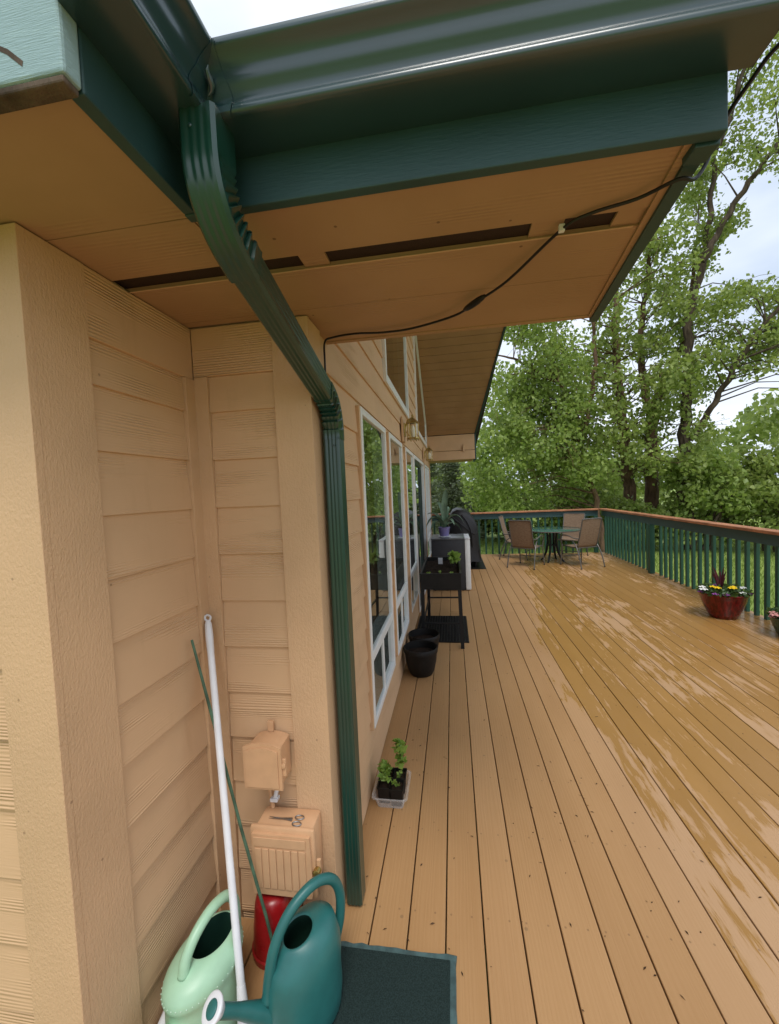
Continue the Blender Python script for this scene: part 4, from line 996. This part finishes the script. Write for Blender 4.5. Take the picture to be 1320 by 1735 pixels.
# ================================================================== FLOWER POTS
def flower_pot(x, y, sc_, mat, label, seed):
    t = tag(empty('flower_pot', (x, y, .0015)), label, 'flower pot', 'flower pots by the railing'); g_ = np.random.default_rng(seed)
    pr = [(.125, 0), (.138, .006), (.165, .06), (.200, .14), (.228, .22), (.243, .28), (.252, .29), (.254, .305), (.246, .31), (.238, .295)]
    MB().lathe([(r_*sc_, z*sc_) for r_, z in pr], 56, cap1=False).build('shell', MAT[mat], t, True)
    MB().lathe([(.238*sc_, .27*sc_), (.12*sc_, .285*sc_), (.01, .28*sc_)], 24).build('soil', MAT['soil'], t, True)
    N = 420; a = g_.uniform(0, 2*math.pi, N); r_ = .27*sc_*np.sqrt(g_.uniform(0, 1, N)); C = np.stack([np.cos(a)*r_, np.sin(a)*r_, .30*sc_+g_.uniform(0, .08, N)*(1.1-(r_/(.27*sc_))**2*.5)], 1)
    link('foliage', leaf_mesh('foliage', C, .05, g_, .1, .7, .4), MAT['pl2'], t)
    def bloom(px, py, pz, rad, m_):
        b = MB()
        for k in range(7):
            aa = 2*math.pi*k/7; b.add([(px, py, pz+.004), (px+rad*math.cos(aa-.45), py+rad*math.sin(aa-.45), pz+.004), (px+rad*1.25*math.cos(aa), py+rad*1.25*math.sin(aa), pz-.006), (px+rad*math.cos(aa+.45), py+rad*math.sin(aa+.45), pz+.003)], [(0, 1, 2, 3)])
        b.lathe([(rad*.45, 0), (rad*.35, rad*.3), (.001, rad*.35)], 8, (px, py, pz+.002)); b.build('bloom', MAT[m_], t)
    BL = [(-.25, -.06, .36, .040, 'wht'), (-.22, .02, .37, .034, 'wht'), (-.12, -.10, .385, .035, 'yel'), (-.15, -.06, .39, .03, 'yel'), (.03, -.12, .385, .040, 'yel'), (.06, -.08, .39, .03, 'yel'), (-.10, -.22, .33, .034, 'pur'), (-.19, -.18, .33, .03, 'pur'), (-.26, -.02, .32, .03, 'pur'), (.09, -.20, .345, .03, 'wht'), (.16, -.05, .37, .035, 'wht'), (.22, .0, .36, .03, 'wht'), (.22, -.12, .32, .032, 'pur'), (.17, .1, .36, .03, 'pink'), (.0, .15, .36, .03, 'pur')]
    for b in BL:
        m2 = b[4] if mat == 'redg' else g_.choice(['pink', 'pur', 'wht'])
        bloom(b[0]*sc_, b[1]*sc_, b[2]*sc_, b[3], m2)
    if mat == 'redg':
        for k in range(13):
            a_ = g_.uniform(0, 2*math.pi); q = g_.uniform(.02, .11); hh = g_.uniform(.22, .40)
            blade(bez((-.03, 0, .28), (-.03+q*.2*math.cos(a_), q*.2*math.sin(a_), .28+hh*.5), (-.03+q*.6*math.cos(a_), q*.6*math.sin(a_), .28+hh*.9), (-.03+q*math.cos(a_), q*math.sin(a_), .28+hh), 6), [.009, .014, .015, .013, .010, .006, .001], (math.cos(a_+1.2), math.sin(a_+1.2), .1), .4).build('spike_leaf', MAT['cordy'], t, 2)
    return t
flower_pot(3.235, 5.50, 1.0, 'redg', 'glossy red bowl pot with yellow, white and purple flowers by the railing', 3)
flower_pot(3.455, 4.78, .72, 'greeng', 'dark green glazed flower pot cut off by the right edge of the picture', 9)

# debris scattered on the boards
db = MB(); rd = random.Random(21)
for k in range(150):
    x = rd.uniform(-.35, 2.8) if k % 3 else rd.uniform(-.45, .9); y = rd.uniform(1.15, 4.5) if k % 3 else rd.uniform(1.2, 2.6)
    if -.5 < x < -.03 and y < 1.44: continue
    a = rd.uniform(0, 6.28); l_ = rd.uniform(.003, .011); w_ = rd.uniform(.0015, .004); ca, sa = math.cos(a), math.sin(a)
    db.add([(x+ca*u_-sa*v_, y+sa*u_+ca*v_, .0015+z_) for u_, v_, z_ in ((-l_, 0, 0), (0, -w_, .001), (l_, 0, .001), (0, w_, .003))], [(0, 1, 2), (0, 2, 3), (0, 3, 1), (1, 3, 2)])
tag(db.build('debris', MAT['debris'], None), 'scattered brown bits of leaf and grit on the deck boards', None, kind='stuff')

# ================================================================== TREES
GZ = -.9
def px(x, y, Y): return at(x, y, 1, Y)
HOLES = [(1275, 430, 55, 45), (1300, 350, 30, 60), (1245, 690, 45, 45), (1310, 660, 30, 30), (1235, 315, 22, 30)]
def proj(C):
    d = C-np.array([0, 0, H]); z = d@_f; return 660+FPX*(d@_r)/z, 867.5-FPX*(d@_u)/z
def crown_leaves(clumps, n_per, size, rng, holes=True):
    """clumps: (x, y, z, radius)"""
    out = []
    for x, y, z, r_ in clumps:
        n = int(n_per*(r_**2)); p = rng.normal(size=(n, 3)); p /= np.linalg.norm(p, axis=1)[:, None]
        p *= (rng.uniform(0, 1, n)**.45)[:, None]*r_; p[:, 2] *= .72
        out.append(p+np.array([x, y, z]))
    C = np.concatenate(out)
    if holes:
        u_, v_ = proj(C); keep = np.ones(len(C), bool)
        for hx, hy, a, b in HOLES:
            inside = ((u_-hx)/a)**2+((v_-hy)/b)**2 < 1; keep &= ~(inside & (rng.uniform(0, 1, len(C)) < .93))
        C = C[keep]
    return C
def limb_tree(name, label, cat, base, stems, clumps, leafmat, barkmat, n_per, size, seed, group=None, holes=True, twigs=True):
    """stems: list of ([points], [radii]); clumps get a twig from the nearest stem point"""
    rng = np.random.default_rng(seed); t = tag(empty(name, base), label, cat, group); TM = Matrix.Translation(-Vector(base))
    tk = MB(); allp = []
    for P, rad in stems:
        sp_ = spline(P, 6); n = len(sp_); rr = [float(np.interp(i/(n-1)*(len(rad)-1), range(len(rad)), rad)) for i in range(n)]
        sp_ = [p+Vector((math.sin(i*1.7+seed)*.04, math.cos(i*1.3)*.04, 0)) for i, p in enumerate(sp_)]
        tk.tube(sp_, rr, 9); allp += list(zip(sp_, rr))
    tk.build('trunk', MAT[barkmat], t, True, TM)
    if twigs:
        br = MB(); A = np.array([p[:] for p, _ in allp])
        for x, y, z, r_ in clumps:
            q = np.array([x, y, z]); d = np.linalg.norm((A-q)*[1, 1, .7]+np.array([0, 0, .25*r_]), axis=1)+np.where(A[:, 2] > z, 2.0, 0); k = int(d.argmin()); s_ = Vector(A[k]); e_ = Vector(q)
            if (e_-s_).length > 3.2: continue
            mid = s_.lerp(e_, .5)+Vector((rng.uniform(-.2, .2), rng.uniform(-.2, .2), .12*(e_-s_).length))
            r0 = min(.03, allp[k][1]*.4); br.tube([s_, mid, e_], [r0, r0*.6, r0*.25], 5)
            for _ in range(2):
                f_ = e_+Vector(rng.normal(size=3)*r_*.6); br.tube([mid.lerp(e_, .6), mid.lerp(f_, .8), f_], [r0*.4, r0*.25, .006], 4)
        br.build('branches', MAT[barkmat], t, True, TM)
    C = crown_leaves(clumps, n_per, size, rng, holes)
    link('crown', leaf_mesh('crown', C, size, rng), MAT[leafmat], t, False, TM)
    return t
def stem_px(pts, Y, dY=0):
    n = len(pts); return [tuple(px(x, y, Y+dY*i/(n-1))) for i, (x, y) in enumerate(pts)]
def fill(poly, Y, spread, n, rad, rng, dens=None):
    """clumps inside a photo polygon at depth Y +- spread"""
    P = np.array(poly, float); out = []; lo, hi = P.min(0), P.max(0)
    while len(out) < n:
        x, y = rng.uniform(lo, hi); c_ = False; j = len(P)-1
        for i in range(len(P)):
            if (P[i, 1] > y) != (P[j, 1] > y) and x < (P[j, 0]-P[i, 0])*(y-P[i, 1])/(P[j, 1]-P[i, 1])+P[i, 0]: c_ = not c_
            j = i
        if not c_ or any(((x-hx)/(a*1.15))**2+((y-hy)/(b*1.15))**2 < 1 for hx, hy, a, b in HOLES): continue
        q = px(x, y, Y+rng.uniform(-spread, spread)); out.append((q.x, q.y, q.z, rng.uniform(*rad)))
    return out
rg_ = np.random.default_rng(31)
# 1: brown double trunk in the middle
Y1_ = 18.0; b = px(1085, 930, Y1_)
limb_tree('cottonwood_tree', 'tall leafy tree with two thick brown trunks behind the far deck corner', 'tree', (b.x, Y1_, GZ),
    [([(b.x, Y1_, GZ)]+stem_px([(1104, 860), (1103, 770), (1108, 690), (1128, 650), (1150, 600), (1168, 520), (1180, 400)], Y1_, 1), [.30, .26, .25, .21, .16, .12, .09, .04]),
     ([(b.x-.7, Y1_, GZ)]+stem_px([(1068, 860), (1062, 790), (1056, 720), (1047, 630), (1042, 540), (1050, 430), (1055, 300)], Y1_, -1), [.27, .24, .22, .18, .15, .11, .08, .04]),
     (stem_px([(1104, 720), (1090, 640), (1085, 560), (1100, 460), (1095, 330)], Y1_, 1), [.16, .14, .11, .08, .04])],
    fill([(860, 560), (1000, 540), (1080, 380), (1160, 260), (1215, 250), (1235, 420), (1180, 560), (1220, 700), (1170, 800), (1000, 810), (880, 790), (840, 660)], Y1_, 2.2, 150, (.45, 1.0), rg_)
    + fill([(1000, 620), (1180, 600), (1230, 700), (1180, 790), (1010, 800)], Y1_-2.4, .8, 34, (.4, .8), rg_)
    + fill([(860, 540), (700, 300), (700, -200), (1250, -300), (1250, 60), (1180, 260), (1080, 380), (1000, 530)], Y1_, 2.2, 60, (.7, 1.3), rg_),
    'leafA', 'bark', 270, .15, 5)
# 2: tall one on the right
Y2_ = 16.5; b = px(1165, 930, Y2_)
limb_tree('cottonwood_tree', 'tallest open crowned tree with long forking limbs behind the right railing', 'tree', (b.x, Y2_, GZ),
    [([(b.x, Y2_, GZ)]+stem_px([(1158, 850), (1158, 760), (1163, 690), (1166, 610), (1168, 540), (1192, 440), (1203, 360), (1212, 250), (1225, 110), (1240, -80)], Y2_, 1), [.22, .20, .19, .18, .16, .14, .12, .09, .07, .06, .03]),
     (stem_px([(1192, 442), (1222, 385), (1258, 325), (1300, 268), (1345, 200), (1400, 90)], Y2_, -1), [.11, .10, .09, .08, .06, .03]),
     (stem_px([(1170, 745), (1200, 700), (1232, 645), (1275, 575), (1325, 515), (1390, 440)], Y2_, -1.5), [.12, .10, .09, .07, .05, .03]),
     (stem_px([(1212, 255), (1240, 190), (1262, 110), (1300, -40)], Y2_, .5), [.09, .08, .06, .03])],
    fill([(1190, 560), (1240, 480), (1320, 500), (1420, 380), (1420, 700), (1330, 620), (1240, 640), (1170, 680)], Y2_, 1.6, 80, (.4, .85), rg_)
    + fill([(1180, 430), (1160, 250), (1240, 90), (1200, -160), (1460, -200), (1460, 330), (1330, 320), (1260, 400)], Y2_, 1.8, 95, (.4, .9), rg_),
    'leafA', 'barkd', 280, .135, 6)
# 3: pale stemmed tree on the left
Y3_ = 16.0; b = px(1022, 930, Y3_)
limb_tree('poplar_tree', 'pale barked leaning tree with bright leaves behind the patio table', 'tree', (b.x, Y3_, GZ),
    [([(b.x, Y3_, GZ)]+stem_px([(1012, 860), (995, 790), (972, 710), (945, 640), (915, 570), (880, 480), (850, 380)], Y3_, 1), [.11, .10, .09, .08, .07, .06, .05, .03]),
     (stem_px([(985, 750), (1000, 680), (1008, 600), (1000, 500), (990, 380)], Y3_, 1), [.10, .08, .07, .05, .03]),
     (stem_px([(950, 650), (905, 625), (870, 608), (835, 600)], Y3_, -1), [.06, .05, .04, .02])],
    fill([(870, 600), (830, 640), (815, 720), (800, 810), (815, 862), (960, 868), (1010, 800), (990, 680), (960, 580), (900, 555)], Y3_, 1.6, 105, (.45, .95), rg_)
    + fill([(850, 590), (760, 400), (760, 0), (960, 0), (1000, 450), (940, 560)], Y3_, 1.6, 36, (.6, 1.1), rg_),
    'leafB', 'bark', 330, .14, 8)
# 4: big shrubs along the lawn edge
def shrub(x0, x1, ytop, Y, label, mat, seed, n=40, size=.16, n_per=340, rad=(.4, .8)):
    a, b = px(x0, 880, Y), px(x1, 880, Y); top = px((x0+x1)/2, ytop, Y).z; rng = np.random.default_rng(seed); cl = []
    cx, w_ = (a.x+b.x)/2, (b.x-a.x)/2
    for k in range(n):
        th = rng.uniform(0, 2*math.pi); q = math.sqrt(rng.uniform(0, 1)); hh = GZ+.3+(top-GZ-.8)*rng.uniform(0, 1)**.8
        sh = 1-.45*((hh-GZ)/(top-GZ))**2
        cl.append((cx+w_*q*math.cos(th)*sh, Y+1.3*q*math.sin(th)*sh, hh, rng.uniform(*rad)))
    st = []
    for k in range(5):
        e_ = cl[rng.integers(len(cl))]; s0 = (cx+rng.uniform(-.4, .4)*w_, Y+rng.uniform(-.3, .3), GZ)
        st.append(([s0, ((s0[0]+e_[0])/2, (s0[1]+e_[1])/2, (GZ+e_[2])*.55), (e_[0], e_[1], e_[2])], [.07, .05, .02]))
    limb_tree('large_shrub', label, 'shrub', (cx, Y, GZ), st, cl, mat, 'barkd', n_per, size, seed, 'shrubs along the lawn edge', holes=False)
shrub(1235, 1420, 735, 15.6, 'big leafy shrub at the lawn edge, rightmost behind the railing', 'leafA', 41, 60)
shrub(1120, 1270, 755, 16.2, 'big leafy shrub at the lawn edge behind the red flower pot', 'leafB', 42, 52)
shrub(1020, 1140, 835, 17.0, 'dark leafy shrub at the foot of the two brown trunks', 'leafC', 43, 36)
shrub(900, 1030, 800, 19.5, 'dense shrub behind the patio table and chairs', 'leafC', 44, 42)
shrub(800, 910, 815, 20.5, 'dense low shrub seen between the grill and the left patio chair', 'leafC', 45, 40)
shrub(1420, 1800, 700, 14.5, 'tall shrub beyond the right edge of the view', 'leafA', 46, 70)
# conifers at the left
def conifer(xp, ytop, Y, wid, label, seed):
    b = px(xp, 880, Y); top = px(xp, ytop, Y).z; rng = np.random.default_rng(seed); base = (b.x, Y, GZ); t = tag(empty('conifer_tree', base), label, 'tree', 'conifers beyond the deck')
    Hh = top-GZ; MB().tube([(0, 0, 0), (0, 0, Hh*.5), (0, 0, Hh*.97)], [.14, .09, .02], 8).build('trunk', MAT['barkd'], t, True)
    br = MB(); C = []; D = []
    for k in range(130):
        z = Hh*(.06+.92*rng.uniform(0, 1)); L_ = wid*(1-z/Hh*.85)*rng.uniform(.6, 1.1); a = rng.uniform(0, 2*math.pi); d = np.array([math.cos(a), math.sin(a), rng.uniform(-.05, .35)])
        br.tube([(0, 0, z), tuple(d*L_*.6+[0, 0, z]), tuple(d*L_+[0, 0, z+.1*L_])], [.02, .012, .004], 4)
        n = int(100*L_); u_ = rng.uniform(.15, 1.05, n); P = d*L_*u_[:, None]+[0, 0, z]+rng.normal(size=(n, 3))*[.14, .14, .09]; C.append(P); D.append(np.tile(d, (n, 1)))
    br.build('branches', MAT['barkd'], t); link('crown', leaf_mesh('crown', np.concatenate(C), .17, rng, 0, .32, .2, np.concatenate(D)), MAT['conif'], t)
conifer(765, 765, 19.5, 1.5, 'grey green conifer behind the covered grill, nearest the house', 51)
conifer(818, 792, 21.5, 1.7, 'low spreading conifer between the house end and the leafy trees', 52)
conifer(722, 720, 23.0, 1.9, 'dark conifer mostly hidden behind the far house corner', 53)
# far wood that closes the view
rng = np.random.default_rng(61); cl = []
for k in range(420):
    a = rng.uniform(-62, 70); r_ = rng.uniform(34, 44); hh = rng.uniform(0, 1)**1.1*(5.5+2*math.sin(a*.21))
    cl.append((r_*math.sin(R(a)), r_*math.cos(R(a)), GZ+.5+hh, rng.uniform(1.1, 1.9)))
C = crown_leaves(cl, 44, .4, rng, False)
tag(link('far_wood', leaf_mesh('far_wood', C, .46, rng), MAT['leafC']), 'far belt of trees closing the view beyond the lawn', None, kind='stuff')
# grass blades near the deck edge seen between the balusters
N = 60000; gx = RNG.uniform(-1, 14, N); gy = RNG.uniform(4, 21, N); ok = (gx > 4.2) | (gy > 11.5); gx, gy = gx[ok], gy[ok]
C = np.stack([gx, gy, np.full(len(gx), GZ+.035)], 1)
tag(link('grass', leaf_mesh('grass', C, .10, RNG, -.6, .16, .1, np.tile([0, 0, 1.6], (len(gx), 1))), leaf_mat('grass_blade', (.16, .25, .04), (.30, .38, .10), .4)), 'short mown grass on the lawn beyond the railing', None, kind='stuff')
